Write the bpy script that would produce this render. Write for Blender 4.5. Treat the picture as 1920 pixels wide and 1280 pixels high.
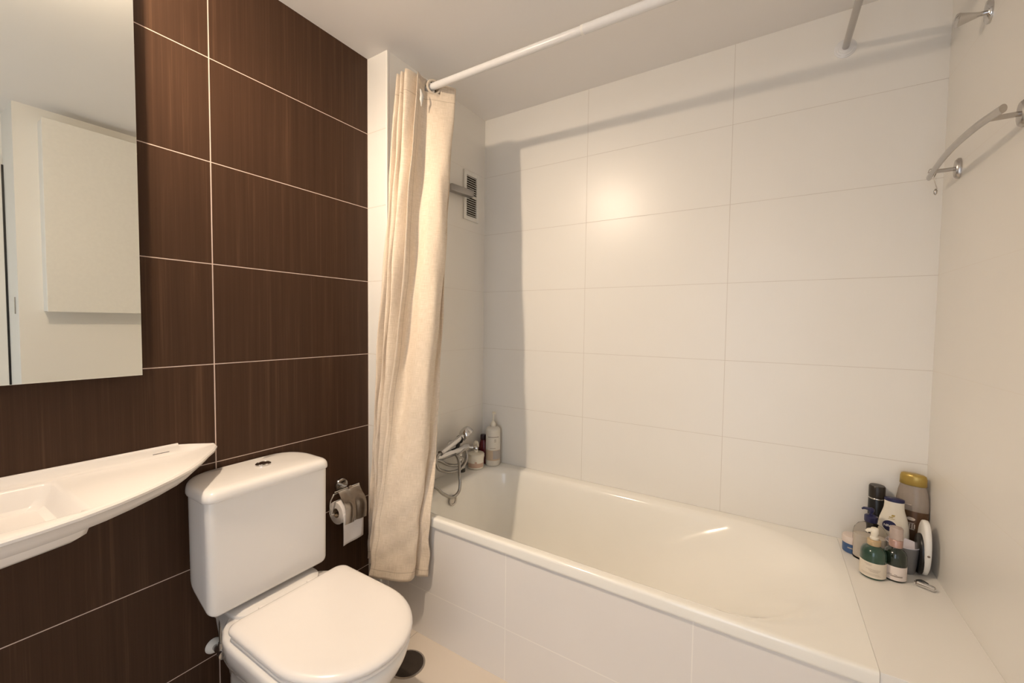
import bpy, bmesh, math, random
from mathutils import Vector, Matrix
random.seed(7)
PI = math.pi
for o in list(bpy.data.objects):
    bpy.data.objects.remove(o, do_unlink=True)
SC = bpy.context.scene
COL = SC.collection

# ------------------------------------------------------------------ camera
cam_d = bpy.data.cameras.new('camera')
cam = bpy.data.objects.new('camera', cam_d)
COL.objects.link(cam)
RR = Vector((0.8482476, 0.52946186, 0.01208888))
UU = Vector((-0.03263877, 0.02948007, 0.99903235))
FF = Vector((-0.52859315, 0.84782136, -0.04228739))
cam.matrix_world = Matrix(((RR.x, UU.x, -FF.x, 1.4964496), (RR.y, UU.y, -FF.y, -1.2046236),
                           (RR.z, UU.z, -FF.z, 1.2776196), (0, 0, 0, 1)))
cam_d.sensor_fit = 'HORIZONTAL'
cam_d.sensor_width = 36.0
cam_d.lens = 773.35 / 1920 * 36.0
cam_d.clip_start = 0.02
SC.camera = cam

# ------------------------------------------------------------------ world, lights, exposure
world = bpy.data.worlds.new('world')
SC.world = world
world.use_nodes = True
bg = world.node_tree.nodes['Background']
bg.inputs[0].default_value = (0.80, 0.88, 1.0, 1)
bg.inputs[1].default_value = 2.5
SC.view_settings.view_transform = 'Standard'
SC.view_settings.look = 'None'
SC.view_settings.gamma = 1.0
SC.view_settings.use_curve_mapping = False
SC.view_settings.exposure = 0.12
LAMP = Vector((0.317, -1.00, 2.33))
ld = bpy.data.lights.new('mirror_lamp_light', 'POINT')
ld.energy = 31.0
ld.color = (1.0, 0.80, 0.60)
ld.shadow_soft_size = 0.022
lo = bpy.data.objects.new('mirror_lamp_light', ld)
lo.location = LAMP
COL.objects.link(lo)
# the reflector of the same lamp throws a soft beam over toilet and bath
ls = bpy.data.lights.new('mirror_lamp_beam', 'SPOT')
ls.energy = 58.0
ls.color = (1.0, 0.80, 0.60)
ls.shadow_soft_size = 0.022
ls.spot_size = math.radians(106)
ls.spot_blend = 1.0
lso = bpy.data.objects.new('mirror_lamp_beam', ls)
lso.location = LAMP
lso.rotation_euler = (Vector((0.48, 0.32, 0.80)) - LAMP).to_track_quat('-Z', 'Y').to_euler()
COL.objects.link(lso)

# ------------------------------------------------------------------ dimensions (metres)
ZC = 2.4005          # ceiling
PX = 0.121           # end wall of the bath alcove
D = 0.694            # alcove depth
XR = 1.961           # right wall
ZR = 0.5075          # bath rim
ZB = 0.468           # under the rim
XT = 1.732           # right end of bath, start of ledge
YB = -2.2            # wall behind the camera
XE = 2.24            # entry wall beyond the right wall

# ------------------------------------------------------------------ node helpers
def mat_new(name):
    m = bpy.data.materials.new(name)
    m.use_nodes = True
    nt = m.node_tree
    return m, nt, nt.nodes['Principled BSDF']

def N(nt, t, **k):
    n = nt.nodes.new(t)
    for a, v in k.items():
        setattr(n, a, v)
    return n

def M(nt, op, a, b=None, c=None):
    n = nt.nodes.new('ShaderNodeMath')
    n.operation = op
    for i, v in enumerate((a, b, c)):
        if v is None:
            continue
        if isinstance(v, (int, float)):
            n.inputs[i].default_value = v
        else:
            nt.links.new(v, n.inputs[i])
    return n.outputs[0]

def mixc(nt, f, a, b):
    n = nt.nodes.new('ShaderNodeMix')
    n.data_type = 'RGBA'
    for i, v in ((0, f), (6, a), (7, b)):
        if isinstance(v, (int, float)):
            n.inputs[i].default_value = v
        elif isinstance(v, tuple):
            n.inputs[i].default_value = (*v, 1) if len(v) == 3 else v
        else:
            nt.links.new(v, n.inputs[i])
    return n.outputs[2]

def noise(nt, vec, scale, detail=2.0, rough=0.5, stretch=None):
    if stretch:
        mp = nt.nodes.new('ShaderNodeMapping')
        mp.inputs['Scale'].default_value = stretch
        nt.links.new(vec, mp.inputs[0])
        vec = mp.outputs[0]
    n = nt.nodes.new('ShaderNodeTexNoise')
    n.inputs['Scale'].default_value = scale
    n.inputs['Detail'].default_value = detail
    n.inputs['Roughness'].default_value = rough
    nt.links.new(vec, n.inputs['Vector'])
    return n.outputs['Fac']

def bump(nt, bs, h, strength=0.2, dist=0.001):
    b = nt.nodes.new('ShaderNodeBump')
    b.inputs['Strength'].default_value = strength
    b.inputs['Distance'].default_value = dist
    nt.links.new(h, b.inputs['Height'])
    nt.links.new(b.outputs[0], bs.inputs['Normal'])

def plain(name, col, rough=0.4, metal=0.0, nscale=60, nvar=0.04, bmp=0.0, coat=0.0, trans=0.0, ior=1.45, spec=0.5, sss=0.0):
    m, nt, bs = mat_new(name)
    geo = N(nt, 'ShaderNodeTexCoord')
    f = noise(nt, geo.outputs['Object'], nscale)
    dark = tuple(c * (1 - nvar) for c in col)
    lite = tuple(min(1, c * (1 + nvar)) for c in col)
    nt.links.new(mixc(nt, f, dark, lite), bs.inputs['Base Color'])
    bs.inputs['Roughness'].default_value = rough
    bs.inputs['Metallic'].default_value = metal
    bs.inputs['Coat Weight'].default_value = coat
    bs.inputs['Coat Roughness'].default_value = 0.08
    bs.inputs['Transmission Weight'].default_value = trans
    bs.inputs['IOR'].default_value = ior
    bs.inputs['Specular IOR Level'].default_value = spec
    if sss:
        bs.inputs['Subsurface Weight'].default_value = sss
        bs.inputs['Subsurface Scale'].default_value = 0.01
    if bmp:
        bump(nt, bs, f, bmp)
    return m

def near(nt, v, off, pitch, half):
    """1 inside a joint line of half-width `half` repeating with `pitch` from `off`"""
    a = M(nt, 'SUBTRACT', v, off)
    a = M(nt, 'DIVIDE', a, pitch)
    a = M(nt, 'ADD', a, 0.5)
    a = M(nt, 'FRACT', a)
    a = M(nt, 'SUBTRACT', a, 0.5)
    a = M(nt, 'ABSOLUTE', a)
    a = M(nt, 'MULTIPLY', a, pitch)
    return M(nt, 'LESS_THAN', a, half)

def tile(name, base, grout, axis, uoff, upitch, zoff=0.823, zpitch=0.316, uh=0.0012, zh=0.0012,
         rough=0.32, brown=False, groutmix=1.0, bstr=0.35, wob=True, axis2='Z'):
    m, nt, bs = mat_new(name)
    geo = N(nt, 'ShaderNodeNewGeometry')
    pos = geo.outputs['Position']
    sep = N(nt, 'ShaderNodeSeparateXYZ')
    nt.links.new(pos, sep.inputs[0])
    u = sep.outputs[axis]
    z = sep.outputs[axis2]
    ju = near(nt, u, uoff, upitch, uh)
    jz = near(nt, z, zoff, zpitch, zh)
    j = M(nt, 'MAXIMUM', ju, jz)
    if brown:
        # every tile shifts its own streaks
        row = M(nt, 'FLOOR', M(nt, 'DIVIDE', M(nt, 'SUBTRACT', z, zoff), zpitch))
        cl = M(nt, 'FLOOR', M(nt, 'DIVIDE', M(nt, 'SUBTRACT', u, uoff), upitch))
        seed = M(nt, 'ADD', M(nt, 'MULTIPLY', row, 3.17), M(nt, 'MULTIPLY', cl, 7.31))
        comb = N(nt, 'ShaderNodeCombineXYZ')
        nt.links.new(seed, comb.inputs[0])
        nt.links.new(u, comb.inputs[1])
        nt.links.new(z, comb.inputs[2])
        s1 = noise(nt, comb.outputs[0], 1.0, 4, 0.6, (1, 55, 1.3))
        s2 = noise(nt, comb.outputs[0], 1.0, 3, 0.6, (1, 260, 2.2))
        big = noise(nt, pos, 6, 3, 0.6)
        r = N(nt, 'ShaderNodeValToRGB')
        r.color_ramp.elements[0].position = 0.32
        r.color_ramp.elements[0].color = (*[c * 0.78 for c in base], 1)
        r.color_ramp.elements[1].position = 0.72
        r.color_ramp.elements[1].color = (base[0] * 1.85, base[1] * 1.95, base[2] * 1.9, 1)
        e = r.color_ramp.elements.new(0.55)
        e.color = (*[c * 1.08 for c in base], 1)
        nt.links.new(M(nt, 'ADD', M(nt, 'MULTIPLY', s1, 0.6), M(nt, 'MULTIPLY', s2, 0.4)), r.inputs[0])
        col = mixc(nt, M(nt, 'MULTIPLY', big, 0.25), r.outputs[0], (base[0] * 0.9, base[1] * 0.72, base[2] * 0.6))
        h = M(nt, 'SUBTRACT', M(nt, 'MULTIPLY', s2, 0.25), j)
    else:
        n1 = noise(nt, pos, 3.0, 3, 0.5)
        col = mixc(nt, n1, tuple(c * 0.97 for c in base), tuple(min(1, c * 1.02) for c in base))
        st = (300, 300, 4) if axis2 == 'Z' else (120, 120, 120)
        rib = noise(nt, pos, 1.0, 2, 0.5, st)
        h = M(nt, 'SUBTRACT', M(nt, 'MULTIPLY', rib, 0.35 if wob else 0.1), j)
    # worn, uneven joints
    gn = noise(nt, pos, 9, 2, 0.5)
    gm = M(nt, 'MULTIPLY', j, M(nt, 'ADD', M(nt, 'MULTIPLY', gn, 0.5), groutmix * 0.75))
    gm = M(nt, 'MINIMUM', gm, 1.0)
    nt.links.new(mixc(nt, gm, col, grout), bs.inputs['Base Color'])
    bs.inputs['Roughness'].default_value = rough
    nt.links.new(M(nt, 'ADD', M(nt, 'MULTIPLY', j, 0.5), rough), bs.inputs['Roughness'])
    bump(nt, bs, h, bstr, 0.0008)
    if brown:
        bs.inputs['Specular IOR Level'].default_value = 0.16
    return m

WB = (0.84, 0.81, 0.755)
M_brown = tile('brown_streaked_tile', (0.056, 0.0290, 0.0165), (0.62, 0.50, 0.43), 'Y', 0.0, 0.595, uh=0.0016, zh=0.0013, rough=0.42, brown=True)
M_back = tile('cream_tile_back', WB, (0.56, 0.50, 0.43), 'X', 0.7275, 0.6175, uh=0.0010, zh=0.0009, groutmix=0.45, bstr=0.6)
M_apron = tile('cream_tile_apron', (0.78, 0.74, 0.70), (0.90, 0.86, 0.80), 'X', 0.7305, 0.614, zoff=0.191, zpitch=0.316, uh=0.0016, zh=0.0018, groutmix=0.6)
M_end = tile('cream_tile_end', WB, (0.68, 0.62, 0.55), 'Y', 0.0, 5.0, zh=0.0010, uh=0.0, groutmix=0.2)
M_pier = tile('cream_tile_pier', WB, (0.66, 0.60, 0.52), 'X', -3.0, 50.0, zh=0.0018, uh=0.0, groutmix=0.6)
M_right = tile('cream_tile_right', WB, (0.84, 0.80, 0.74), 'Y', D - 0.3, 5.0, uh=0.0, zh=0.0011, groutmix=0.2)
M_ledge = tile('cream_tile_ledge', WB, (0.6, 0.54, 0.47), 'Y', 5.0, 50.0, zoff=50, zpitch=80, uh=0, zh=0, wob=False)
M_floor = tile('beige_floor_tile', (0.70, 0.62, 0.53), (0.50, 0.43, 0.36), 'X', 0.9, 0.6, zoff=-0.32, zpitch=0.6, uh=0.0015, zh=0.0015, rough=0.35, axis2='Y', wob=False)
M_ceil = plain('matt_ceiling_paint', (0.88, 0.85, 0.82), 0.8, nscale=5, nvar=0.015)
M_paint = plain('cream_wall_paint', (0.80, 0.78, 0.73), 0.6, nscale=5, nvar=0.015)
M_trim = plain('white_corner_trim', (0.90, 0.87, 0.80), 0.35, nscale=20)
M_ceram = plain('white_glazed_ceramic', (0.83, 0.80, 0.765), 0.10, nscale=8, nvar=0.015, coat=0.3)
M_basin = plain('white_moulded_washbasin', (0.87, 0.83, 0.79), 0.22, nscale=8, nvar=0.015)
M_tub = plain('white_enamel', (0.89, 0.865, 0.80), 0.13, nscale=6, nvar=0.02, coat=0.4)
M_seat = plain('white_seat_plastic', (0.83, 0.79, 0.755), 0.20, nscale=20, nvar=0.01)
M_chrome = plain('chrome', (0.60, 0.59, 0.58), 0.10, 1.0, nscale=30, nvar=0.05)
M_satin = plain('satin_chrome', (0.50, 0.475, 0.45), 0.24, 1.0, nscale=40, nvar=0.08)
M_hose = plain('metal_hose', (0.36, 0.345, 0.32), 0.28, 1.0, nscale=200, nvar=0.2)
M_mirror = plain('mirror_glass', (0.88, 0.90, 0.86), 0.0, 1.0, nscale=3, nvar=0.0)
M_black = plain('black_plastic', (0.012, 0.011, 0.010), 0.3)
M_dark = plain('dark_drain_metal', (0.07, 0.055, 0.045), 0.45, 0.6, nscale=40, nvar=0.2)
M_wpl = plain('white_plastic', (0.80, 0.78, 0.73), 0.3)
M_paper = plain('tissue_paper', (0.86, 0.82, 0.80), 0.9, nscale=120, nvar=0.03, bmp=0.2)
M_core = plain('cardboard', (0.30, 0.22, 0.15), 0.9)
M_rod = plain('white_enamelled_tube', (0.78, 0.77, 0.76), 0.25)
M_bulb = bpy.data.materials.new('lit_bulb')
M_bulb.use_nodes = True
_n = M_bulb.node_tree
_n.nodes.remove(_n.nodes['Principled BSDF'])
_e = _n.nodes.new('ShaderNodeEmission')
_e.inputs[0].default_value = (1, 0.86, 0.68, 1)
_e.inputs[1].default_value = 40
_n.links.new(_e.outputs[0], _n.nodes['Material Output'].inputs[0])

# curtain cloth: slub weave drawn from the cloth's own UV (metres)
M_cloth, nt, bs = mat_new('beige_slub_cloth')
uv = N(nt, 'ShaderNodeUVMap', uv_map='UVMap')
sp = N(nt, 'ShaderNodeSeparateXYZ')
nt.links.new(uv.outputs[0], sp.inputs[0])
w1 = noise(nt, uv.outputs[0], 1.0, 3, 0.6, (620, 30, 1))
w2 = noise(nt, uv.outputs[0], 1.0, 3, 0.6, (26, 560, 1))
bn = noise(nt, uv.outputs[0], 5.0, 2, 0.5)
ws = M(nt, 'ADD', M(nt, 'MULTIPLY', w1, 0.5), M(nt, 'MULTIPLY', w2, 0.5))
rmp = N(nt, 'ShaderNodeValToRGB')
rmp.color_ramp.elements[0].position = 0.41
rmp.color_ramp.elements[0].color = (0.66, 0.55, 0.42, 1)
rmp.color_ramp.elements[1].position = 0.61
rmp.color_ramp.elements[1].color = (0.82, 0.70, 0.57, 1)
nt.links.new(ws, rmp.inputs[0])
st1 = M(nt, 'LESS_THAN', M(nt, 'ABSOLUTE', M(nt, 'SUBTRACT', sp.outputs['X'], 0.024)), 0.0011)
st2 = M(nt, 'LESS_THAN', M(nt, 'ABSOLUTE', M(nt, 'SUBTRACT', sp.outputs['Y'], 0.030)), 0.0011)
st3 = M(nt, 'LESS_THAN', M(nt, 'ABSOLUTE', M(nt, 'SUBTRACT', sp.outputs['Y'], 1.930)), 0.0012)
st = M(nt, 'MAXIMUM', st1, M(nt, 'MAXIMUM', st2, st3))
cc = mixc(nt, M(nt, 'MULTIPLY', st, 0.6), rmp.outputs[0], (0.36, 0.27, 0.18))
nt.links.new(cc, bs.inputs['Base Color'])
bs.inputs['Roughness'].default_value = 0.72
bs.inputs['Sheen Weight'].default_value = 0.25
bs.inputs['Specular IOR Level'].default_value = 0.25
bump(nt, bs, M(nt, 'SUBTRACT', ws, M(nt, 'MULTIPLY', st, 0.6)), 0.5, 0.0012)

# ------------------------------------------------------------------ mesh helpers
def B():
    return bmesh.new()

def finish(name, bm, mat, parent=None, loc=None, world_coords=False, smooth=True, sharp=38, mods=None):
    bmesh.ops.remove_doubles(bm, verts=bm.verts, dist=1e-6)
    bmesh.ops.recalc_face_normals(bm, faces=bm.faces)
    me = bpy.data.meshes.new(name)
    if world_coords and parent is not None:
        p = parent
        off = Vector((0, 0, 0))
        while p is not None:
            off += p.location
            p = p.parent
        bmesh.ops.translate(bm, verts=bm.verts, vec=-off)
    bm.to_mesh(me)
    bm.free()
    if smooth:
        for f in me.polygons:
            f.use_smooth = True
        me.set_sharp_from_angle(angle=math.radians(sharp))
    if mat:
        me.materials.append(mat)
    o = bpy.data.objects.new(name, me)
    COL.objects.link(o)
    if parent:
        o.parent = parent
    if loc is not None:
        o.location = loc
    return o

def thing(name, loc, label, cat, group=None, rz=0.0):
    o = bpy.data.objects.new(name, None)
    o.empty_display_size = 0.05
    o.location = loc
    o.rotation_euler = (0, 0, rz)
    COL.objects.link(o)
    o['label'] = label
    o['category'] = cat
    if group:
        o['group'] = group
    return o

def tag(o, label, cat, group=None):
    o['label'] = label
    o['category'] = cat
    if group:
        o['group'] = group
    return o

def struct(o):
    o['kind'] = 'structure'
    return o

def box(bm, x0, x1, y0, y1, z0, z1, bev=0.0, seg=2):
    b2 = B()
    bmesh.ops.create_cube(b2, size=1.0)
    for v in b2.verts:
        v.co = Vector((x0 + (v.co.x + 0.5) * (x1 - x0), y0 + (v.co.y + 0.5) * (y1 - y0), z0 + (v.co.z + 0.5) * (z1 - z0)))
    if bev > 0:
        bmesh.ops.bevel(b2, geom=list(b2.edges), offset=bev, segments=seg, profile=0.5, affect='EDGES', clamp_overlap=True)
    merge(bm, b2)
    return bm

def merge(bm, b2, mtx=None):
    me = bpy.data.meshes.new('tmp')
    if mtx is not None:
        bmesh.ops.transform(b2, matrix=mtx, verts=b2.verts)
    b2.to_mesh(me)
    b2.free()
    bm.from_mesh(me)
    bpy.data.meshes.remove(me)

def loft(bm, rings, cap0=True, cap1=True, closed=True):
    vs = [[bm.verts.new(p) for p in r] for r in rings]
    n = len(vs[0])
    for a, b in zip(vs[:-1], vs[1:]):
        for i in range(n if closed else n - 1):
            j = (i + 1) % n
            bm.faces.new((a[i], a[j], b[j], b[i]))
    if cap0:
        bm.faces.new(vs[0])
    if cap1:
        bm.faces.new(list(reversed(vs[-1])))
    return vs

def lathe(bm, prof, n=32, sx=1.0, sy=1.0, c=(0, 0, 0), sq=2.0, cap0=True, cap1=True, mtx=None):
    """prof: list of (r, z); sq>2 gives a squarer section"""
    b2 = B()
    rings = []
    for r, z in prof:
        ring = []
        for i in range(n):
            a = 2 * PI * i / n
            ca, sa = math.cos(a), math.sin(a)
            k = 1.0
            if sq != 2.0:
                k = (abs(ca) ** sq + abs(sa) ** sq) ** (-1.0 / sq)
            ring.append((r * k * ca * sx, r * k * sa * sy, z))
        rings.append(ring)
    loft(b2, rings, cap0, cap1)
    m = Matrix.Translation(c)
    if mtx is not None:
        m = m @ mtx
    merge(bm, b2, m)
    return bm

def catmull(pts, k=6):
    P = [Vector(p) for p in pts]
    out = []
    for i in range(len(P) - 1):
        p0 = P[i - 1] if i > 0 else P[i] * 2 - P[i + 1]
        p1, p2 = P[i], P[i + 1]
        p3 = P[i + 2] if i + 2 < len(P) else P[i + 1] * 2 - P[i]
        for s in range(k):
            t = s / k
            out.append(0.5 * ((2 * p1) + (p2 - p0) * t + (2 * p0 - 5 * p1 + 4 * p2 - p3) * t * t + (3 * p1 - p0 - 3 * p2 + p3) * t ** 3))
    out.append(P[-1])
    return out

def tube(bm, pts, r, n=12, smooth=0, flat=None, ends=True):
    """r number or list; flat=(a,b) section half sizes"""
    P = catmull(pts, smooth) if smooth else [Vector(p) for p in pts]
    rs = [r] * len(P) if isinstance(r, (int, float)) else [r[min(len(r) - 1, int(i * len(r) / len(P)))] for i in range(len(P))]
    t0 = (P[1] - P[0]).normalized()
    up = Vector((0, 0, 1)) if abs(t0.z) < 0.9 else Vector((1, 0, 0))
    nrm = t0.cross(up).normalized()
    rings = []
    for i, p in enumerate(P):
        t = (P[min(i + 1, len(P) - 1)] - P[max(i - 1, 0)]).normalized()
        nrm = (nrm - t * nrm.dot(t)).normalized()
        bn = t.cross(nrm)
        ring = []
        for k in range(n):
            a = 2 * PI * k / n
            fa, fb = (flat if flat else (rs[i], rs[i]))
            ring.append(p + nrm * (math.cos(a) * fa) + bn * (math.sin(a) * fb))
        rings.append(ring)
    loft(bm, rings, ends, ends)
    return bm

def torus(bm, c, R, r, axis='X', n=32, m=10):
    rings = []
    for i in range(n):
        a = 2 * PI * i / n
        ring = []
        for j in range(m):
            b = 2 * PI * j / m
            rr = R + r * math.cos(b)
            p = (rr * math.cos(a), rr * math.sin(a), r * math.sin(b))
            if axis == 'X':
                p = (p[2], p[0], p[1])
            elif axis == 'Y':
                p = (p[0], p[2], p[1])
            ring.append((p[0] + c[0], p[1] + c[1], p[2] + c[2]))
        rings.append(ring)
    rings.append(rings[0])
    loft(bm, rings, False, False)
    return bm

def rrect(x0, x1, y0, y1, z, rl, rr, m=8, s=6):
    """rounded rectangle ring, radius rl at the x0 end, rr at the x1 end; radii may be (rx, ry)"""
    def rad(r):
        return r if isinstance(r, tuple) else (r, r)
    rlx, rly = rad(rl)
    rrx, rry = rad(rr)
    pts = []
    cor = [((x1 - rrx, y1 - rry), (rrx, rry), 0), ((x0 + rlx, y1 - rly), (rlx, rly), 90),
           ((x0 + rlx, y0 + rly), (rlx, rly), 180), ((x1 - rrx, y0 + rry), (rrx, rry), 270)]
    for ci, (c, (rx, ry), a0) in enumerate(cor):
        arc = [(c[0] + rx * math.cos(math.radians(a0 + 90 * k / m)), c[1] + ry * math.sin(math.radians(a0 + 90 * k / m))) for k in range(m + 1)]
        pts += arc
        nx = cor[(ci + 1) % 4]
        st_ = (nx[0][0] + nx[1][0] * math.cos(math.radians(nx[2])), nx[0][1] + nx[1][1] * math.sin(math.radians(nx[2])))
        for k in range(1, s):
            t = k / s
            pts.append((arc[-1][0] * (1 - t) + st_[0] * t, arc[-1][1] * (1 - t) + st_[1] * t))
    return [(p[0], p[1], z) for p in pts]

def aim(p, q):
    """matrix taking +Z to the direction p->q at p"""
    d = (Vector(q) - Vector(p)).normalized()
    return Matrix.Translation(p) @ d.to_track_quat('Z', 'Y').to_matrix().to_4x4()

# ------------------------------------------------------------------ room shell
b = B(); box(b, -0.12, XE + 0.12, YB - 0.12, 0.0, -0.1, 0.0); struct(finish('floor', b, M_floor, smooth=False))
b = B(); box(b, -0.12, XE + 0.12, YB - 0.12, D + 0.12, ZC, ZC + 0.1); struct(finish('ceiling', b, M_ceil, smooth=False))
b = B(); box(b, -0.12, 0.0, YB, 0.0, 0.0, ZC); struct(finish('wall_left', b, M_brown, smooth=False))
b = B(); box(b, -0.12, PX, 0.0, D + 0.12, 0.0, ZC)
we = struct(finish('wall_alcove_end', b, M_end, smooth=False))
we.data.materials.append(M_pier)
for f in we.data.polygons:
    if f.normal.y < -0.9:
        f.material_index = 1
b = B(); box(b, PX, XR, D, D + 0.12, 0.0, ZC); struct(finish('wall_back', b, M_back, smooth=False))
b = B(); box(b, XR, XE, -0.733, D + 0.12, 0.0, ZC)
wr = struct(finish('wall_right', b, M_right, smooth=False))
wr.data.materials.append(M_paint)
for f in wr.data.polygons:
    if f.normal.y < -0.9:
        f.material_index = 1
b = B(); box(b, XE, XE + 0.12, YB, -0.733, 2.125, ZC); box(b, XE, XE + 0.12, YB, -1.60, 0.0, 2.125)
struct(finish('wall_entry', b, M_paint, smooth=False))
# wall behind the camera with the doorway the daylight comes in by
b = B(); box(b, -0.12, 0.95, YB - 0.12, YB, 0, ZC); box(b, 1.75, XE + 0.12, YB - 0.12, YB, 0, ZC); box(b, 0.95, 1.75, YB - 0.12, YB, 2.05, ZC)
struct(finish('wall_front', b, M_paint, smooth=False))
# door seen in the mirror
b = B(); box(b, XE - 0.028, XE + 0.01, -1.60, -0.742, 0.005, 2.12, 0.002)
dr = struct(finish('door_1', b, M_paint, smooth=False))
b = B(); box(b, XE - 0.026, XE - 0.001, -0.742, -0.7335, 0.005, 2.12); finish('door_gap_shade', b, M_black, parent=dr, smooth=False)  # black strip stands in for the dark gap at the door edge
b = B(); box(b, XR + 0.070, XR + 0.085, -0.7365, -0.7335, 1.30, 1.39, 0.001)
finish('strike_plate', b, M_satin, parent=dr, smooth=False)
# bath apron, ledge, corner trims
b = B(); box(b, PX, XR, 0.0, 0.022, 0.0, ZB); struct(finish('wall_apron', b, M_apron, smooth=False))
b = B(); box(b, XT + 0.0004, XR, -0.004, D, ZB, ZR, 0.0008, 1); box(b, XT + 0.0015, XR, 0.022, D, 0, ZB)
struct(finish('wall_ledge', b, M_ledge, smooth=False))
b = B(); box(b, PX - 0.008, PX + 0.0012, -0.0012, 0.008, ZR, ZC - 0.001, 0.001, 1); box(b, PX - 0.004, PX + 0.008, -0.002, 0.003, 0.0, ZB - 0.002, 0.001, 1)
struct(finish('trim_1', b, M_trim, smooth=False))

# ------------------------------------------------------------------ bath
tub = thing('bathtub', (PX, 0.0, 0.0), 'white enamel bathtub built in behind cream tiled panel', 'bathtub')
b = B()
X0, X1 = PX + 0.001, XT - 0.0004
def ring(x0, x1, y0, y1, z, rl, rr):
    return rrect(x0, x1, y0, y1, z, rl, rr, m=12, s=14)
rings = [ring(X0, X1, -0.006, D - 0.001, ZB, 0.002, 0.002),
         ring(X0, X1, -0.0085, D - 0.001, ZB + 0.003, 0.002, 0.002),
         ring(X0, X1, -0.0090, D - 0.001, ZB + 0.008, 0.002, 0.002),
         ring(X0, X1, -0.0090, D - 0.001, ZR - 0.010, 0.002, 0.002),
         ring(X0, X1, -0.0082, D - 0.001, ZR - 0.005, 0.002, 0.002),
         ring(X0, X1, -0.0055, D - 0.001, ZR - 0.0014, 0.002, 0.002),
         ring(X0, X1, -0.001, D - 0.001, ZR, 0.002, 0.002),
         ring(X0 + 0.003, X1 - 0.001, 0.003, D - 0.003, ZR, 0.003, 0.003),
         ring(X0 + 0.096, 1.702, 0.020, D - 0.043, ZR, (0.15, 0.13), (0.27, 0.25)),
         ring(X0 + 0.103, 1.694, 0.024, D - 0.048, ZR - 0.0012, (0.15, 0.13), (0.28, 0.25)),
         ring(X0 + 0.112, 1.680, 0.031, D - 0.056, ZR - 0.0050, (0.148, 0.13), (0.29, 0.26)),
         ring(X0 + 0.120, 1.660, 0.037, D - 0.064, ZR - 0.0130, (0.145, 0.13), (0.30, 0.27)),
         ring(X0 + 0.125, 1.625, 0.042, D - 0.069, ZR - 0.030, (0.14, 0.13), (0.32, 0.28)),
         ring(X0 + 0.140, 1.460, 0.055, D - 0.082, ZR - 0.110, (0.14, 0.13), (0.36, 0.27)),
         ring(X0 + 0.160, 1.290, 0.072, D - 0.098, ZR - 0.200, (0.13, 0.12), (0.36, 0.26)),
         ring(X0 + 0.180, 1.130, 0.092, D - 0.115, ZR - 0.290, (0.12, 0.11), (0.32, 0.24)),
         ring(X0 + 0.210, 1.040, 0.115, D - 0.138, ZR - 0.350, (0.11, 0.10), (0.28, 0.20)),
         ring(X0 + 0.260, 0.98, 0.155, D - 0.180, ZR - 0.380, (0.10, 0.09), (0.24, 0.16)),
         ring(X0 + 0.36, 0.85, 0.26, D - 0.28, ZR - 0.388, (0.05, 0.05), (0.06, 0.05))]
loft(b, rings, cap0=False, cap1=True)
finish('bath_shell', b, M_tub, tub, world_coords=True, sharp=50)
b = B()
torus(b, (0.263, 0.268, 0.448), 0.021, 0.005, 'X')
lathe(b, [(0.0175, -0.006), (0.0175, 0.002), (0.012, 0.005), (0.001, 0.006)], 24, mtx=Matrix.Rotation(PI / 2, 4, 'Y'), c=(0.261, 0.268, 0.448))
finish('overflow_cover', b, M_satin, tub, world_coords=True)
b = B()
lathe(b, [(0.034, 0), (0.034, 0.003), (0.028, 0.004), (0.001, 0.003)], 28, c=(0.47, 0.345, ZR - 0.389))
finish('drain', b, M_satin, tub, world_coords=True)

# ------------------------------------------------------------------ mirror
mr = thing('wall_mirror', (0.0, -1.24, 1.126), 'large frameless mirror hanging on the dark brown tiles', 'mirror')
b = B(); box(b, 0.0, 0.046, -1.68, -0.80, 1.14, 2.20); finish('backing_board', b, M_black, mr, world_coords=True, smooth=False)
b = B(); box(b, 0.046, 0.050, -1.70, -0.7865, 1.1265, 2.22, 0.0006, 1); finish('mirror_glass', b, M_mirror, mr, world_coords=True, smooth=False)

# ------------------------------------------------------------------ wall cabinet seen in the mirror
cb = thing('wall_cabinet', (XR, -0.43, 1.317), 'flat white wall cabinet on the right wall, seen in the mirror', 'cabinet')
b = B(); box(b, XR - 0.085, XR, -0.645, -0.215, 1.317, 2.325, 0.002); finish('cabinet_body', b, M_paint, cb, world_coords=True, smooth=False)
b = B(); box(b, XR - 0.104, XR - 0.0865, -0.648, -0.213, 1.314, 2.328, 0.002); finish('cabinet_door', b, M_wpl, cb, world_coords=True, smooth=False)

# ------------------------------------------------------------------ mirror lamp
lt = thing('mirror_lamp', (0.0, LAMP.y, 2.36), 'small spotlight on an arm from the brown wall above the mirror', 'lamp')
b = B(); lathe(b, [(0.035, 0.0), (0.035, 0.012), (0.030, 0.016), (0.001, 0.017)], 28, mtx=Matrix.Rotation(PI / 2, 4, 'Y'), c=(0.0, LAMP.y, 2.37)); finish('wall_plate', b, M_satin, lt, world_coords=True)
b = B(); tube(b, [(0.014, LAMP.y, 2.37), (0.15, LAMP.y, 2.378), (0.262, LAMP.y, 2.372)], 0.006, 12, smooth=4); finish('arm', b, M_satin, lt, world_coords=True)
b = B(); lathe(b, [(0.010, 2.383), (0.022, 2.381), (0.027, 2.375), (0.027, 2.358), (0.024, 2.357), (0.020, 2.366)], 24, c=(LAMP.x - 0.035, LAMP.y, 0), cap1=True)
lbd = finish('lamp_body', b, M_satin, lt, world_coords=True)
b = B(); bmesh.ops.create_uvsphere(b, u_segments=20, v_segments=12, radius=0.018); bmesh.ops.translate(b, verts=b.verts, vec=LAMP + Vector((-0.012, 0, 0.018)))
finish('bulb', b, M_bulb, lbd, world_coords=True)

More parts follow.
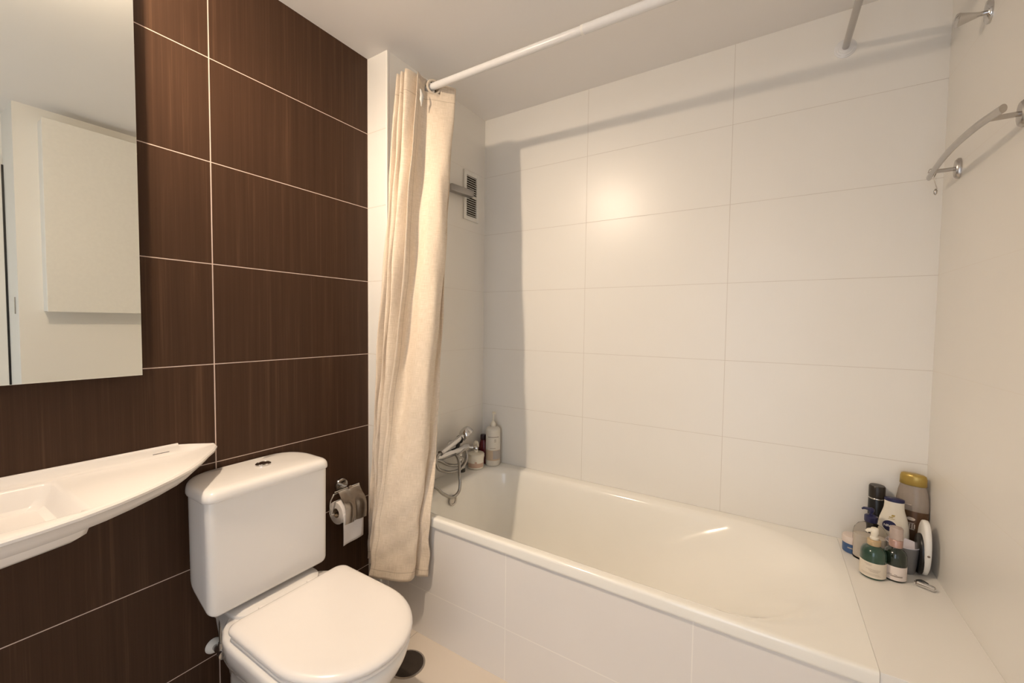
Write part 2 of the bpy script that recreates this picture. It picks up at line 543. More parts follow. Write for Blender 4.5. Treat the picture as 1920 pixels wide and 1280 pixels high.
# ------------------------------------------------------------------ washbasin
YC = -1.17
half = [(0.000, -0.597), (0.030, -0.603), (0.072, -0.628), (0.114, -0.662), (0.160, -0.697), (0.203, -0.736), (0.247, -0.790), (0.290, -0.856),
        (0.318, -0.908), (0.342, -0.970), (0.356, -1.029), (0.364, -1.085), (0.367, -1.13), (0.368, YC)]
outl = half + [(x, 2 * YC - y) for x, y in reversed(half[:-1])]
def inset(outl, d, wall=True):
    res = []
    n = len(outl)
    for i, (x, y) in enumerate(outl):
        a = outl[max(i - 1, 0)]; c = outl[min(i + 1, n - 1)]
        tx, ty = c[0] - a[0], c[1] - a[1]
        L = math.hypot(tx, ty) or 1
        nx, ny = ty / L, -tx / L
        # inward normal (towards wall / centre)
        if nx * (0.1 - x) + ny * (YC - y) < 0:
            nx, ny = -nx, -ny
        res.append((max(0.0, x + nx * d), y + ny * d))
    return res
sink = thing('washbasin', (0.0, YC, 0.79), 'long pointed white washbasin shelf fixed to the brown wall', 'washbasin')
b = B()
ZD = 0.886
def wallring(o2, z):
    return [(x, y, z) for x, y in o2] + [(0.0, 2 * YC - o2[0][1] - 0 if False else o2[-1][1], z)] * 0
# outer skin, open along the wall side
prof = [(0.012, ZD), (0.004, ZD - 0.001), (0.0, ZD - 0.005), (0.001, ZD - 0.011), (0.010, ZD - 0.017), (0.020, ZD - 0.030), (0.034, ZD - 0.046), (0.044, ZD - 0.050)]
rg = [[(x, y, z) for x, y in inset(outl, d)] for d, z in prof]
vs = loft(b, rg, False, False, closed=False)
# underside closed to the wall
low = vs[-1]
fc = b.faces.new(low + [])
# deck with basin opening
BY0, BY1 = 2 * YC + 0.950, -0.950
def basin_ring(x0, x1, y0, y1, z, r, n=8):
    return rrect(x0, x1, y0, y1, z, r, r, m=n, s=6)
br0 = [b.verts.new(p) for p in basin_ring(0.037, 0.326, BY0, BY1, ZD, 0.014)]
top = vs[0]
# triangulated deck: fill between the outline loop and the basin loop
edges = []
for i in range(len(top) - 1):
    e = b.edges.get((top[i], top[i + 1])); edges.append(e)
wl = b.edges.new((top[-1], top[0])); edges.append(wl)
bl = []
for i in range(len(br0)):
    bl.append(b.edges.new((br0[i], br0[(i + 1) % len(br0)])))
bmesh.ops.triangle_fill(b, use_beauty=True, use_dissolve=False, edges=edges + bl)
# basin
prev = br0
for (ins, z, r) in ((0.004, ZD - 0.001, 0.016), (0.009, ZD - 0.006, 0.018), (0.016, ZD - 0.030, 0.02), (0.022, ZD - 0.044, 0.022), (0.034, ZD - 0.051, 0.02), (0.085, ZD - 0.056, 0.015)):
    cur = [b.verts.new(p) for p in basin_ring(0.037 + ins, 0.326 - ins * 1.6, BY0 + ins * 1.3, BY1 - ins * 1.3, z, r)]
    for i in range(len(cur)):
        j = (i + 1) % len(cur)
        b.faces.new((prev[i], prev[j], cur[j], cur[i]))
    prev = cur
b.faces.new(prev)
finish('basin_top', b, M_basin, sink, world_coords=True, sharp=35)
# bowl underneath
b = B()
us = []
for ins, z in ((0.0, ZD - 0.040), (0.004, ZD - 0.060), (0.010, ZD - 0.082), (0.022, ZD - 0.092), (0.045, ZD - 0.096)):
    pts = []
    for x, y in ((0.0, -0.925), (0.20, -0.925), (0.240, -0.932), (0.252, -0.945), (0.264, -0.99), (0.276, -1.04), (0.286, -1.10), (0.290, YC)):
        pts.append((max(0, x - ins) if x > 0 else 0, y - ins, z))
    pts = pts + [(x, 2 * YC - y, z) for x, y, z in reversed(pts[:-1])]
    us.append(pts)
loft(b, us, False, True, closed=False)
finish('bowl_underside', b, M_basin, sink, world_coords=True, sharp=50)
# raised lip along the wall, scooped front
b = B()
prof = [(0.0, ZD - 0.012), (0.0, 0.909), (0.007, 0.9105), (0.011, 0.909), (0.013, 0.903), (0.018, 0.893), (0.028, ZD + 0.0008), (0.036, ZD + 0.0003), (0.036, ZD - 0.012)]
def lipsec(y, k, w=1.0):
    return [(x * w, y, ZD - 0.012 if z < ZD - 0.002 else ZD + (z - ZD) * k) for x, z in prof]
rg = [lipsec(-0.602, 0.02, 0.3), lipsec(-0.615, 0.12, 0.6), lipsec(-0.64, 0.36, 0.85), lipsec(-0.668, 0.60), lipsec(-0.6965, 0.80), lipsec(-0.6975, 1.0), lipsec(2 * YC + 0.6975, 1.0), lipsec(2 * YC + 0.6965, 0.80), lipsec(2 * YC + 0.64, 0.36, 0.85), lipsec(2 * YC + 0.602, 0.02, 0.3)]
loft(b, rg, True, True)
wlip = finish('wall_lip', b, M_basin, sink, world_coords=True, sharp=50)
b = B(); box(b, 0.0185, 0.0195, -0.760, -0.722, 0.8925, 0.8938)
finish('maker_mark', b, M_dark, wlip, world_coords=True, smooth=False)
b = B(); lathe(b, [(0.022, 0), (0.022, 0.002), (0.016, 0.003), (0.001, 0.002)], 24, c=(0.17, YC, ZD - 0.0555))
finish('drain', b, M_chrome, sink, world_coords=True)
b = B(); lathe(b, [(0.024, 0.0), (0.024, 0.06), (0.02, 0.11), (0.012, 0.115), (0.001, 0.116)], 24, c=(0.06, YC - 0.25, ZD)); tube(b, [(0.06, YC - 0.25, 0.96), (0.10, YC - 0.25, 0.975), (0.16, YC - 0.25, 0.965)], 0.011, 12, smooth=4)
finish('tap', b, M_chrome, sink, world_coords=True)

# ------------------------------------------------------------------ toilet
TY = -0.503
wc = thing('toilet', (0.0, TY, 0.0), 'white close-coupled toilet with closed lid against the brown wall', 'toilet')
def dshape(xb, xf, hw, z, xe=None, rb=0.03, yc=TY, n=14, m=6):
    """D outline: flat back at xb, elliptical front reaching xf"""
    xe = xe if xe is not None else xf - hw * 1.15
    pts = []
    for i in range(n * 2 + 1):
        a = -PI / 2 + PI * i / (n * 2)
        pts.append((xe + (xf - xe) * math.cos(a), yc + hw * math.sin(a), z))
    for i in range(1, 5):
        t = i / 5
        pts.append((xe + (xb + rb - xe) * t, yc + hw, z))
    for i in range(m + 1):
        a = PI / 2 + PI / 2 * i / m
        pts.append((xb + rb + rb * math.cos(a), yc + hw - rb + rb * math.sin(a), z))
    for i in range(1, 4):
        t = i / 4
        pts.append((xb, (yc + hw - rb) * (1 - t) + (yc - hw + rb) * t, z))
    for i in range(m + 1):
        a = PI + PI / 2 * i / m
        pts.append((xb + rb + rb * math.cos(a), yc - hw + rb + rb * math.sin(a), z))
    for i in range(1, 5):
        t = i / 5
        pts.append((xb + rb + (xe - xb - rb) * t, yc - hw, z))
    return pts
b = B()
rg = [dshape(0.08, 0.56, 0.125, 0.0, rb=0.05), dshape(0.08, 0.555, 0.118, 0.02, rb=0.05), dshape(0.08, 0.555, 0.112, 0.10, rb=0.05),
      dshape(0.08, 0.58, 0.120, 0.19, rb=0.07), dshape(0.09, 0.615, 0.140, 0.25, rb=0.10), dshape(0.10, 0.655, 0.163, 0.295, rb=0.12),
      dshape(0.115, 0.680, 0.178, 0.33, rb=0.15), dshape(0.122, 0.695, 0.188, 0.360, rb=0.16), dshape(0.125, 0.702, 0.192, 0.385, rb=0.165), dshape(0.127, 0.702, 0.192, 0.398, rb=0.165), dshape(0.133, 0.695, 0.186, 0.4045, rb=0.16),
      dshape(0.16, 0.60, 0.12, 0.4045, rb=0.08)]
loft(b, rg, True, True)
finish('bowl', b, M_ceram, wc, world_coords=True, sharp=60)
# raised plinth under the tank
b = B()
rg = [rrect(0.006, 0.240, TY - 0.10, TY + 0.10, 0.22, 0.03, 0.03), rrect(0.006, 0.240, TY - 0.12, TY + 0.12, 0.38, 0.03, 0.05), rrect(0.006, 0.238, TY - 0.135, TY + 0.135, 0.400, 0.03, 0.06), rrect(0.006, 0.234, TY - 0.135, TY + 0.135, 0.413, 0.03, 0.06), rrect(0.01, 0.215, TY - 0.120, TY + 0.120, 0.420, 0.03, 0.05)]
loft(b, rg, True, True)
finish('bowl_deck', b, M_ceram, wc, world_coords=True)
# seat ring and lid
b = B()
rg = [dshape(0.262, 0.702, 0.178, 0.4055, xe=0.50), dshape(0.260, 0.706, 0.181, 0.410, xe=0.50), dshape(0.260, 0.706, 0.181, 0.417, xe=0.50), dshape(0.264, 0.702, 0.178, 0.420, xe=0.50)]
loft(b, rg, True, True)
finish('seat', b, M_seat, wc, world_coords=True)
b = B()
rg = [dshape(0.262, 0.704, 0.179, 0.4215, xe=0.50), dshape(0.257, 0.712, 0.184, 0.425, xe=0.50), dshape(0.256, 0.714, 0.185, 0.430, xe=0.50), dshape(0.257, 0.712, 0.184, 0.4355, xe=0.50),
      dshape(0.262, 0.705, 0.179, 0.4405, xe=0.50), dshape(0.270, 0.694, 0.171, 0.4435, xe=0.50), dshape(0.285, 0.670, 0.155, 0.4452, xe=0.49), dshape(0.32, 0.62, 0.12, 0.4462, xe=0.48), dshape(0.38, 0.52, 0.06, 0.4466, xe=0.45)]
loft(b, rg, True, True)
slid = finish('lid', b, M_seat, wc, world_coords=True, sharp=60)
for sy in (-1, 1):
    b = B(); lathe(b, [(0.013, 0.405), (0.013, 0.424), (0.010, 0.428), (0.001, 0.429)], 16, c=(0.243, TY + sy * 0.075, 0)); box(b, 0.236, 0.266, TY + sy * 0.075 - 0.008, TY + sy * 0.075 + 0.008, 0.414, 0.426, 0.003)
    finish('hinge', b, M_seat, slid, world_coords=True)
# tank
TK = -0.517
def tankring(hw, xf, z, zback=None, xb=0.012, rf=0.022):
    """front face flat at xf, sides tapering to the back"""
    pts = []
    seq = [(xf, TK - hw + rf)]
    fr = []
    for i in range(7):
        a = PI / 2 * i / 6
        fr.append((xf - rf + rf * math.cos(a), hw - rf + rf * math.sin(a)))
    for i in range(1, 5):
        fr.append((xf - rf - (xf - rf - 0.10) * i / 4, hw + 0.001 * 0))
    for i in range(1, 9):
        a = PI / 2 * i / 8
        fr.append((0.10 - (0.10 - xb) * math.sin(a), hw - 0.062 * (1 - math.cos(a))))
    full = [(x, TK + y) for x, y in fr]
    nb = 6
    y1, y0 = full[-1][1], 2 * TK - full[-1][1]
    for i in range(1, nb):
        full.append((xb, y1 + (y0 - y1) * i / nb))
    full += [(x, TK - y) for x, y in reversed(fr)]
    y1, y0 = full[-1][1], full[0][1]
    for i in range(1, nb):
        full.append((xf, y1 + (y0 - y1) * i / nb))
    def zz(x):
        if zback is None:
            return z
        return z + (zback - z) * (xf - x) / (xf - xb)
    return [(x, y, zz(x)) for x, y in full]
b = B()
rg = [tankring(0.168, 0.186, 0.438, 0.52, rf=0.02), tankring(0.178, 0.196, 0.439, 0.52), tankring(0.1815, 0.199, 0.444, 0.53), tankring(0.1825, 0.200, 0.452, 0.54),
      tankring(0.183, 0.201, 0.60, 0.62), tankring(0.184, 0.202, 0.764), tankring(0.184, 0.202, 0.768)]
loft(b, rg, True, True)
finish('tank', b, M_ceram, wc, world_coords=True, sharp=60)
b = B()
def lidring(hw, xf, z, crown, k):
    r = tankring(hw, xf, z, xb=0.006, rf=0.028)
    out = []
    for x, y, zz in r:
        t = (y - TK) / 0.187
        sx = max(0.0, (xf - x) / 0.2)
        out.append((x, y, zz + crown * (1 - min(1, t * t)) * (0.55 + 0.45 * min(1, sx * 1.6))))
    return out
rg = [lidring(0.184, 0.202, 0.7690, 0, 1), lidring(0.1885, 0.2065, 0.7695, 0, 1), lidring(0.1898, 0.2078, 0.7725, 0, 1), lidring(0.1895, 0.2075, 0.780, 0, 1), lidring(0.1885, 0.2062, 0.7875, 0.000, 1),
      lidring(0.1858, 0.2030, 0.7940, 0.0, 1), lidring(0.181, 0.197, 0.7985, 0.0, 1), lidring(0.174, 0.189, 0.8010, 0.0005, 1), lidring(0.160, 0.176, 0.8022, 0.001, 1)]
for s in (0.7, 0.4, 0.1):
    rg.append([(0.09 + (x - 0.09) * s, TK + (y - TK) * s, 0.8030 + 0.0015 * (1 - s)) for x, y, z in rg[-1 - (0 if s == 0.7 else (1 if s == 0.4 else 2))]])
loft(b, rg, True, True)
tlid = finish('tank_lid', b, M_ceram, wc, world_coords=True, sharp=60)
b = B(); lathe(b, [(0.023, -0.004), (0.023, 0.004), (0.020, 0.006), (0.0165, 0.003), (0.016, 0.005), (0.010, 0.008), (0.001, 0.0085)], 28, c=(0.093, -0.497, 0.8045))
pb = finish('flush_button', b, M_chrome, tlid, world_coords=True)
for sy, yy in ((1, -0.372), (-1, -0.655)):
    b = B(); lathe(b, [(0.006, 0.400), (0.006, 0.47)], 10, c=(0.13, yy, 0)); lathe(b, [(0.011, 0.418), (0.011, 0.430)], 6, c=(0.13, yy, 0))
    finish('tank_bolt', b, M_satin, wc, world_coords=True)

# water valve and hose beside the toilet
wv = thing('water_valve', (0.0, -0.612, 0.22), 'small angle valve with hose on the brown wall behind the toilet', 'valve')
b = B(); lathe(b, [(0.024, 0.0), (0.023, 0.004), (0.017, 0.011), (0.011, 0.013)], 28, mtx=Matrix.Rotation(PI / 2, 4, 'Y'), c=(0.0, -0.612, 0.225)); finish('wall_plate', b, M_wpl, wv, world_coords=True)
b = B(); lathe(b, [(0.009, 0.0), (0.009, 0.04), (0.014, 0.042), (0.014, 0.058), (0.009, 0.06)], 16, mtx=Matrix.Rotation(PI / 2, 4, 'Y'), c=(0.012, -0.612, 0.225)); lathe(b, [(0.009, 0.0), (0.009, 0.035)], 12, c=(0.055, -0.612, 0.225)); finish('valve_body', b, M_satin, wv, world_coords=True)
b = B(); tube(b, [(0.055, -0.612, 0.26), (0.055, -0.612, 0.32), (0.07, -0.612, 0.40), (0.085, -0.625, 0.50)], 0.006, 10, smooth=5); finish('supply_hose', b, M_hose, wv, world_coords=True)
b = B(); tube(b, [(0.06, -0.606, 0.222), (0.085, -0.600, 0.215), (0.088, -0.596, 0.17), (0.085, -0.594, 0.08), (0.085, -0.592, 0.004)], 0.006, 10, smooth=5); finish('waste_pipe', b, M_hose, wv, world_coords=True)

# floor drain
fd = thing('floor_drain', (0.385, -0.138, 0.0), 'round dark drain cover in the floor beside the toilet', 'drain')
b = B(); lathe(b, [(0.067, 0.0), (0.067, 0.002), (0.061, 0.003), (0.061, 0.001)], 40, cap1=False, c=(0.385, -0.138, 0)); finish('drain_rim', b, M_satin, fd, world_coords=True)
b = B(); lathe(b, [(0.0605, 0.0), (0.0605, 0.003), (0.05, 0.004), (0.001, 0.0045)], 40, c=(0.385, -0.138, 0)); finish('drain_plate', b, M_dark, fd, world_coords=True)

# ------------------------------------------------------------------ paper holder and roll
ph = thing('toilet_paper_holder', (0.0, -0.142, 0.600), 'chrome toilet paper holder with cover flap on the brown wall', 'paper holder')
RY = Matrix.Rotation(PI / 2, 4, 'Y')
b = B(); lathe(b, [(0.029, 0.0), (0.029, 0.007), (0.026, 0.011), (0.010, 0.012), (0.009, 0.045), (0.011, 0.05), (0.011, 0.062), (0.001, 0.063)], 28, mtx=RY, c=(0.0, -0.142, 0.600)); finish('wall_plate', b, M_chrome, ph, world_coords=True)
b = B(); tube(b, [(0.056, -0.212, 0.600), (0.056, -0.096, 0.600)], 0.006, 12); finish('hinge_bar', b, M_chrome, ph, world_coords=True)
b = B(); tube(b, [(0.056, -0.205, 0.600), (0.058, -0.218, 0.592), (0.050, -0.224, 0.570), (0.047, -0.224, 0.545), (0.052, -0.221, 0.523), (0.058, -0.213, 0.518), (0.058, -0.095, 0.518), (0.058, -0.084, 0.524)], 0.0035, 10, smooth=5); finish('roll_arm', b, M_chrome, ph, world_coords=True)
b = B()
def flap(y, off=0.0, t=0.0015):
    pr = [(0.050, 0.606), (0.064, 0.600)] + [(0.058 + 0.051 * math.cos(math.radians(a)), 0.532 + 0.051 * math.sin(math.radians(a))) for a in (62, 45, 28, 12, 0)] + [(0.1095, 0.505), (0.107, 0.480)]
    cx, cz = 0.058, 0.525
    outer = [(x + off, y, z) for x, z in pr]
    inner = [(x + off - t * 1.5, y, z - t * 0.6) for x, z in reversed(pr)]
    return outer + inner
loft(b, [flap(y, off) for y, off in ((-0.197, 0.0), (-0.176, 0.002), (-0.160, 0.002), (-0.152, -0.003), (-0.141, -0.003), (-0.132, 0.001), (-0.100, 0.003))], True, True)
finish('cover_flap', b, M_satin, ph, world_coords=True, sharp=60)
rl = thing('toilet_roll', (0.058, -0.15, 0.518), 'white toilet roll in the chrome holder with loose end hanging', 'toilet roll')
RX = Matrix.Rotation(-PI / 2, 4, 'X')
b = B(); lathe(b, [(0.019, 0.0), (0.044, 0.0), (0.045, 0.003), (0.045, 0.094), (0.044, 0.097), (0.019, 0.097)], 48, cap0=False, cap1=False, mtx=RX, c=(0.058, -0.205, 0.518)); prl = finish('paper_roll', b, M_paper, rl, world_coords=True, sharp=60)
b = B(); lathe(b, [(0.0192, 0.001), (0.0192, 0.096), (0.0178, 0.096), (0.0178, 0.001), (0.0192, 0.001)], 32, cap0=False, cap1=False, mtx=RX, c=(0.058, -0.205, 0.518)); finish('cardboard_core', b, M_core, prl, world_coords=True)
b = B()
rows = []
for i in range(12):
    t = i / 11
    z = 0.525 - t * 0.122
    row = []
    for k in range(9):
        s = k / 8
        y = -0.204 + 0.094 * s
        zz = z - (0.006 * (1 - s) + 0.0) * t
        x = 0.1032 + 0.002 * math.sin(s * 7 + t * 3) * t
        row.append((x, y, zz))
    rows.append(row)
loft(b, rows, False, False, closed=False)
sh = finish('loose_sheet', b, M_paper, rl, world_coords=True)
md = sh.modifiers.new('t', 'SOLIDIFY'); md.thickness = 0.0006

# ------------------------------------------------------------------ curtain rod
YRD, ZRD = 0.105, 2.2595
rod = thing('curtain_rod', (PX, YRD, ZRD), 'white shower curtain rod spanning the bath below the ceiling', 'curtain rod')
b = B(); tube(b, [(PX + 0.003, YRD, ZRD), (0.936, YRD, ZRD - 0.008)], 0.0138, 20); finish('inner_tube', b, M_rod, rod, world_coords=True)
b = B(); tube(b, [(0.945, YRD, ZRD - 0.008), (XR - 0.003, YRD, ZRD - 0.018)], 0.0152, 20); finish('outer_tube', b, M_rod, rod, world_coords=True)
b = B(); tube(b, [(0.9361, YRD, ZRD - 0.008), (0.9449, YRD, ZRD - 0.008)], 0.0148, 20); finish('joint_ring', b, M_wpl, rod, world_coords=True)
for xx in (PX, XR - 0.012):
    b = B(); tube(b, [(xx, YRD, ZRD - (0.018 if xx > 1 else 0)), (xx + 0.012, YRD, ZRD - (0.018 if xx > 1 else 0))], 0.026, 24); finish('end_cup', b, M_rod, rod, world_coords=True)
# chrome stay bar from the far wall
stay = thing('stay_bar', (1.69, D, 2.262), 'thin grey metal bar with round flange on the far wall near the ceiling', 'bar')
b = B(); tube(b, [(1.692, D - 0.004, 2.268), (1.692, YRD + 0.016, 2.246)], 0.0105, 16); finish('bar', b, M_satin, stay, world_coords=True)
b = B(); lathe(b, [(0.032, 0.0), (0.032, 0.003), (0.027, 0.005), (0.027, 0.007), (0.021, 0.009), (0.021, 0.011), (0.012, 0.013)], 32, mtx=Matrix.Rotation(PI / 2, 4, 'X'), c=(1.692, D, 2.268)); finish('flange', b, M_rod, stay, world_coords=True)

# ------------------------------------------------------------------ shower curtain
# columns of the cloth from its free front edge, back behind the folds; four heights each
cols = [
 [(0.265,0.030,2.286),(0.287,-0.050,1.660),(0.247,-0.100,0.954),(0.203,-0.125,0.530),(0.175,-0.140,0.266)],
 [(0.252,0.078,2.286),(0.276,0.022,1.660),(0.262,-0.052,0.954),(0.242,-0.103,0.530),(0.225,-0.124,0.266)],
 [(0.279,0.112,2.284),(0.323,0.030,1.660),(0.322,-0.058,0.954),(0.299,-0.089,0.530),(0.285,-0.108,0.268)],
 [(0.309,0.148,2.275),(0.358,0.055,1.670),(0.372,-0.030,0.954),(0.346,-0.060,0.530),(0.330,-0.078,0.268)],
 [(0.338,0.175,2.266),(0.360,0.094,1.672),(0.366,0.012,0.954),(0.360,-0.045,0.530),(0.335,-0.054,0.269)],
 [(0.328,0.186,2.266),(0.342,0.114,1.670),(0.342,0.030,0.954),(0.342,-0.037,0.530),(0.322,-0.042,0.272)],
 [(0.318,0.176,2.268),(0.337,0.118,1.670),(0.347,0.050,0.950),(0.362,-0.028,0.530),(0.350,-0.036,0.274)],
 [(0.322,0.185,2.266),(0.345,0.120,1.680),(0.356,0.061,0.945),(0.392,-0.018,0.530),(0.378,-0.024,0.276)],
 [(0.300,0.180,2.270),(0.315,0.132,1.670),(0.325,0.070,0.952),(0.355,-0.018,0.530),(0.340,-0.020,0.276)],
 [(0.255,0.110,2.286),(0.280,0.060,1.670),(0.250,0.000,0.950),(0.231,-0.022,0.530),(0.220,-0.035,0.272)],
 [(0.243,0.000,2.286),(0.252,-0.054,1.665),(0.190,-0.074,0.946),(0.164,-0.083,0.530),(0.148,-0.088,0.268)],
 [(0.222,0.012,2.286),(0.232,-0.044,1.665),(0.172,-0.062,0.946),(0.147,-0.071,0.530),(0.132,-0.076,0.268)],
 [(0.218,0.100,2.286),(0.225,0.030,1.665),(0.170,-0.010,0.946),(0.149,-0.032,0.530),(0.135,-0.046,0.268)],
 [(0.212,0.001,2.286),(0.214,-0.052,1.668),(0.156,-0.070,0.942),(0.131,-0.076,0.530),(0.115,-0.080,0.268)],
 [(0.196,0.018,2.286),(0.198,-0.038,1.668),(0.142,-0.056,0.942),(0.116,-0.065,0.530),(0.100,-0.070,0.268)],
 [(0.198,0.100,2.286),(0.192,0.030,1.668),(0.140,-0.008,0.942),(0.116,-0.031,0.530),(0.100,-0.045,0.268)],
 [(0.184,0.003,2.286),(0.178,-0.050,1.673),(0.121,-0.064,0.938),(0.093,-0.066,0.530),(0.076,-0.068,0.272)],
 [(0.168,0.025,2.286),(0.165,-0.030,1.673),(0.115,-0.045,0.938),(0.097,-0.051,0.530),(0.085,-0.055,0.272)],
 [(0.160,0.100,2.286),(0.168,0.030,1.673),(0.135,-0.012,0.938),(0.126,-0.029,0.530),(0.120,-0.040,0.272)]]
NZ = 90
KS = 7
verts = []
def lag(tz, p):
    return None
zs_lv = [2.262, 1.668, 0.948, 0.270]
colcurves = []
for c in cols:
    cc4 = catmull(c, 24)
    colcurves.append(cc4)
rowsn = len(colcurves[0])
grid = []
for j in range(rowsn):
    ctrl = [cv[j] for cv in colcurves]
    grid.append(catmull(ctrl, KS))
# gentle irregular buckling of the cloth
for j, row in enumerate(grid):
    t = j / (rowsn - 1)
    for i, p in enumerate(row):
        s = i / (len(row) - 1)
        k = math.sin(min(1, t * 4) * PI / 2)
        amp = 0.0032 * k
        p.x += amp * (math.sin(22 * t + 31 * s) + 0.6 * math.sin(47 * t - 60 * s + 1.3))
        p.y += amp * (math.sin(17 * t - 26 * s + 2) + 0.5 * math.sin(61 * t + 41 * s))
        p.y = min(p.y, -0.0135 + max(0.0, p.z - 0.515) * 0.30)
nrow = len(grid[0])
me = bpy.data.meshes.new('curtain_cloth')
vs, fs = [], []
for row in grid:
    vs += [tuple(p) for p in row]
us_ = [0.0]
for i in range(1, nrow):
    us_.append(us_[-1] + (grid[rowsn // 2][i] - grid[rowsn // 2][i - 1]).length)
HOLE = []
for j in range(rowsn - 1):
    for i in range(nrow - 1):
        q = (j * nrow + i, j * nrow + i + 1, (j + 1) * nrow + i + 1, (j + 1) * nrow + i)
        cx = sum(vs[k][1] for k in q) / 4 - YRD
        cz = sum(vs[k][2] for k in q) / 4 - (ZRD - 0.005)
        if cx * cx + cz * cz < 0.0245 ** 2:
            continue
        fs.append(q)
me.from_pydata([(x - 0.25, y - YRD, z - 0.27) for x, y, z in vs], [], fs)
uvl = me.uv_layers.new(name='UVMap')
for lp in me.loops:
    vi = lp.vertex_index
    j, i = divmod(vi, nrow)
    uvl.data[lp.index].uv = (us_[i], vs[vi][2] - 0.27)
for f in me.polygons:
    f.use_smooth = True
me.materials.append(M_cloth)
cur = thing('shower_curtain', (0.25, YRD, 0.27), 'beige woven shower curtain gathered at the left end of the bath', 'curtain')
co = bpy.data.objects.new('curtain_cloth', me)
COL.objects.link(co)
co.parent = cur
md = co.modifiers.new('thick', 'SOLIDIFY'); md.thickness = 0.0016; md.offset = 0
# eyelet on the front panel and the panels behind it
M_eye = plain('beige_plastic_eyelet', (0.60, 0.52, 0.42), 0.35)
def eyelet(x, y, slope):
    b2 = B()
    torus(b2, (0, 0, 0), 0.0265, 0.0052, 'X', 36, 10)
    m = Matrix.Translation((x, y, ZRD - 0.005)) @ Matrix.Rotation(slope, 4, 'Z')
    bb = B(); merge(bb, b2, m)
    return finish('eyelet', bb, M_eye, co, world_coords=True)
eyelet(0.2815, YRD, -0.47)
b = B()
lathe(b, [(0.0215, -0.003), (0.0215, 0.003)], 28, cap0=False, cap1=False, mtx=Matrix.Rotation(PI / 2, 4, 'Y'), c=(0.271, YRD, ZRD - 0.005))
finish('eyelet_hole_shade', b, M_black, co, world_coords=True)  # black ring put in as the shade inside the eyelet hole
# care label hanging from the hem
b = B()
pts = [[(0.271, 0.036, 2.220), (0.274, 0.043, 2.219)], [(0.276, 0.033, 2.203), (0.281, 0.044, 2.201)], [(0.279, 0.030, 2.188), (0.284, 0.046, 2.186)],
       [(0.275, 0.032, 2.174), (0.281, 0.044, 2.172)], [(0.277, 0.036, 2.162), (0.280, 0.041, 2.160)], [(0.276, 0.0375, 2.150), (0.278, 0.0395, 2.149)]]
loft(b, [[Vector(a), Vector(c)] for a, c in pts], False, False, closed=False)
cl = finish('care_label', b, M_wpl, cur, world_coords=True)
md = cl.modifiers.new('t', 'SOLIDIFY'); md.thickness = 0.0006

# ------------------------------------------------------------------ vent grille
vg = thing('vent_grille', (PX, 0.566, 1.824), 'white slatted ventilation grille high on the alcove end wall', 'vent')
b = B()
y0, y1, z0, z1 = 0.502, 0.631, 1.824, 2.079
box(b, PX, PX + 0.009, y0, y0 + 0.022, z0, z1, 0.002); box(b, PX, PX + 0.009, y1 - 0.022, y1, z0, z1, 0.002)
box(b, PX, PX + 0.009, y0 + 0.02, y1 - 0.02, z0, z0 + 0.022, 0.002); box(b, PX, PX + 0.009, y0 + 0.02, y1 - 0.02, z1 - 0.022, z1, 0.002)
box(b, PX, PX + 0.007, y0 + 0.02, y1 - 0.02, 1.946, 1.956, 0.001)
finish('grille_frame', b, M_wpl, vg, world_coords=True)
b = B()
for i in range(18):
    z = z0 + 0.025 + i * (z1 - z0 - 0.050) / 17.6
    b2 = B(); box(b2, 0.0, 0.0095, 0, y1 - y0 - 0.04, 0, 0.0022, 0.0004, 1)
    merge(b, b2, Matrix.Translation((PX + 0.0012, y0 + 0.02, z + 0.0065)) @ Matrix.Rotation(0.62, 4, 'Y'))
finish('grille_slats', b, M_wpl, vg, world_coords=True)
b = B(); box(b, PX, PX + 0.0012, y0 + 0.01, y1 - 0.01, z0 + 0.01, z1 - 0.01); finish('duct_shade', b, M_dark, vg, world_coords=True, smooth=False)  # thin dark sheet on the wall, painted shade behind the slats

# ------------------------------------------------------------------ shower holder on the end wall
shh = thing('shower_bracket', (PX, 0.525, 1.95), 'chrome hand shower bracket beside the vent grille', 'bracket')
b = B(); lathe(b, [(0.020, 0.0), (0.020, 0.006), (0.014, 0.009), (0.010, 0.024), (0.014, 0.040), (0.001, 0.042)], 24, mtx=RY, c=(PX, 0.530, 1.952)); finish('wall_mount', b, M_chrome, shh, world_coords=True)
b = B()
b2 = B(); box(b2, -0.017, 0.017, -0.0, 0.150, -0.017, 0.017, 0.003); merge(b, b2, Matrix.Translation((PX + 0.050, 0.512, 1.942)) @ Matrix.Rotation(PI - 0.15, 4, 'Z'))
finish('arm', b, plain('dull_chrome', (0.33, 0.315, 0.30), 0.3, 0.9), shh, world_coords=True)

# ------------------------------------------------------------------ mixer, hand shower, hose
mx = thing('bath_mixer', (PX, 0.35, 0.645), 'chrome bath mixer on the end wall at the tap end of the bath', 'mixer tap')
b = B()
tube(b, [(0.186, 0.225, 0.646), (0.186, 0.450, 0.640)], 0.0215, 24)
finish('mixer_body', b, M_chrome, mx, world_coords=True)
for yy in (0.275, 0.415):
    b = B(); lathe(b, [(0.033, 0.0), (0.032, 0.004), (0.022, 0.014), (0.016, 0.016), (0.016, 0.06)], 24, mtx=RY, c=(PX, yy, 0.642)); finish('wall_union', b, M_chrome, mx, world_coords=True)
b = B(); tube(b, [(0.186, 0.222, 0.646), (0.186, 0.205, 0.646)], 0.025, 24); finish('control_knob', b, M_satin, mx, world_coords=True)
b = B(); tube(b, [(0.186, 0.451, 0.640), (0.186, 0.470, 0.640)], 0.018, 20); tube(b, [(0.188, 0.462, 0.640), (0.215, 0.480, 0.638), (0.235, 0.492, 0.634)], [0.008, 0.008, 0.012], 12, smooth=4); finish('diverter_lever', b, M_chrome, mx, world_coords=True)
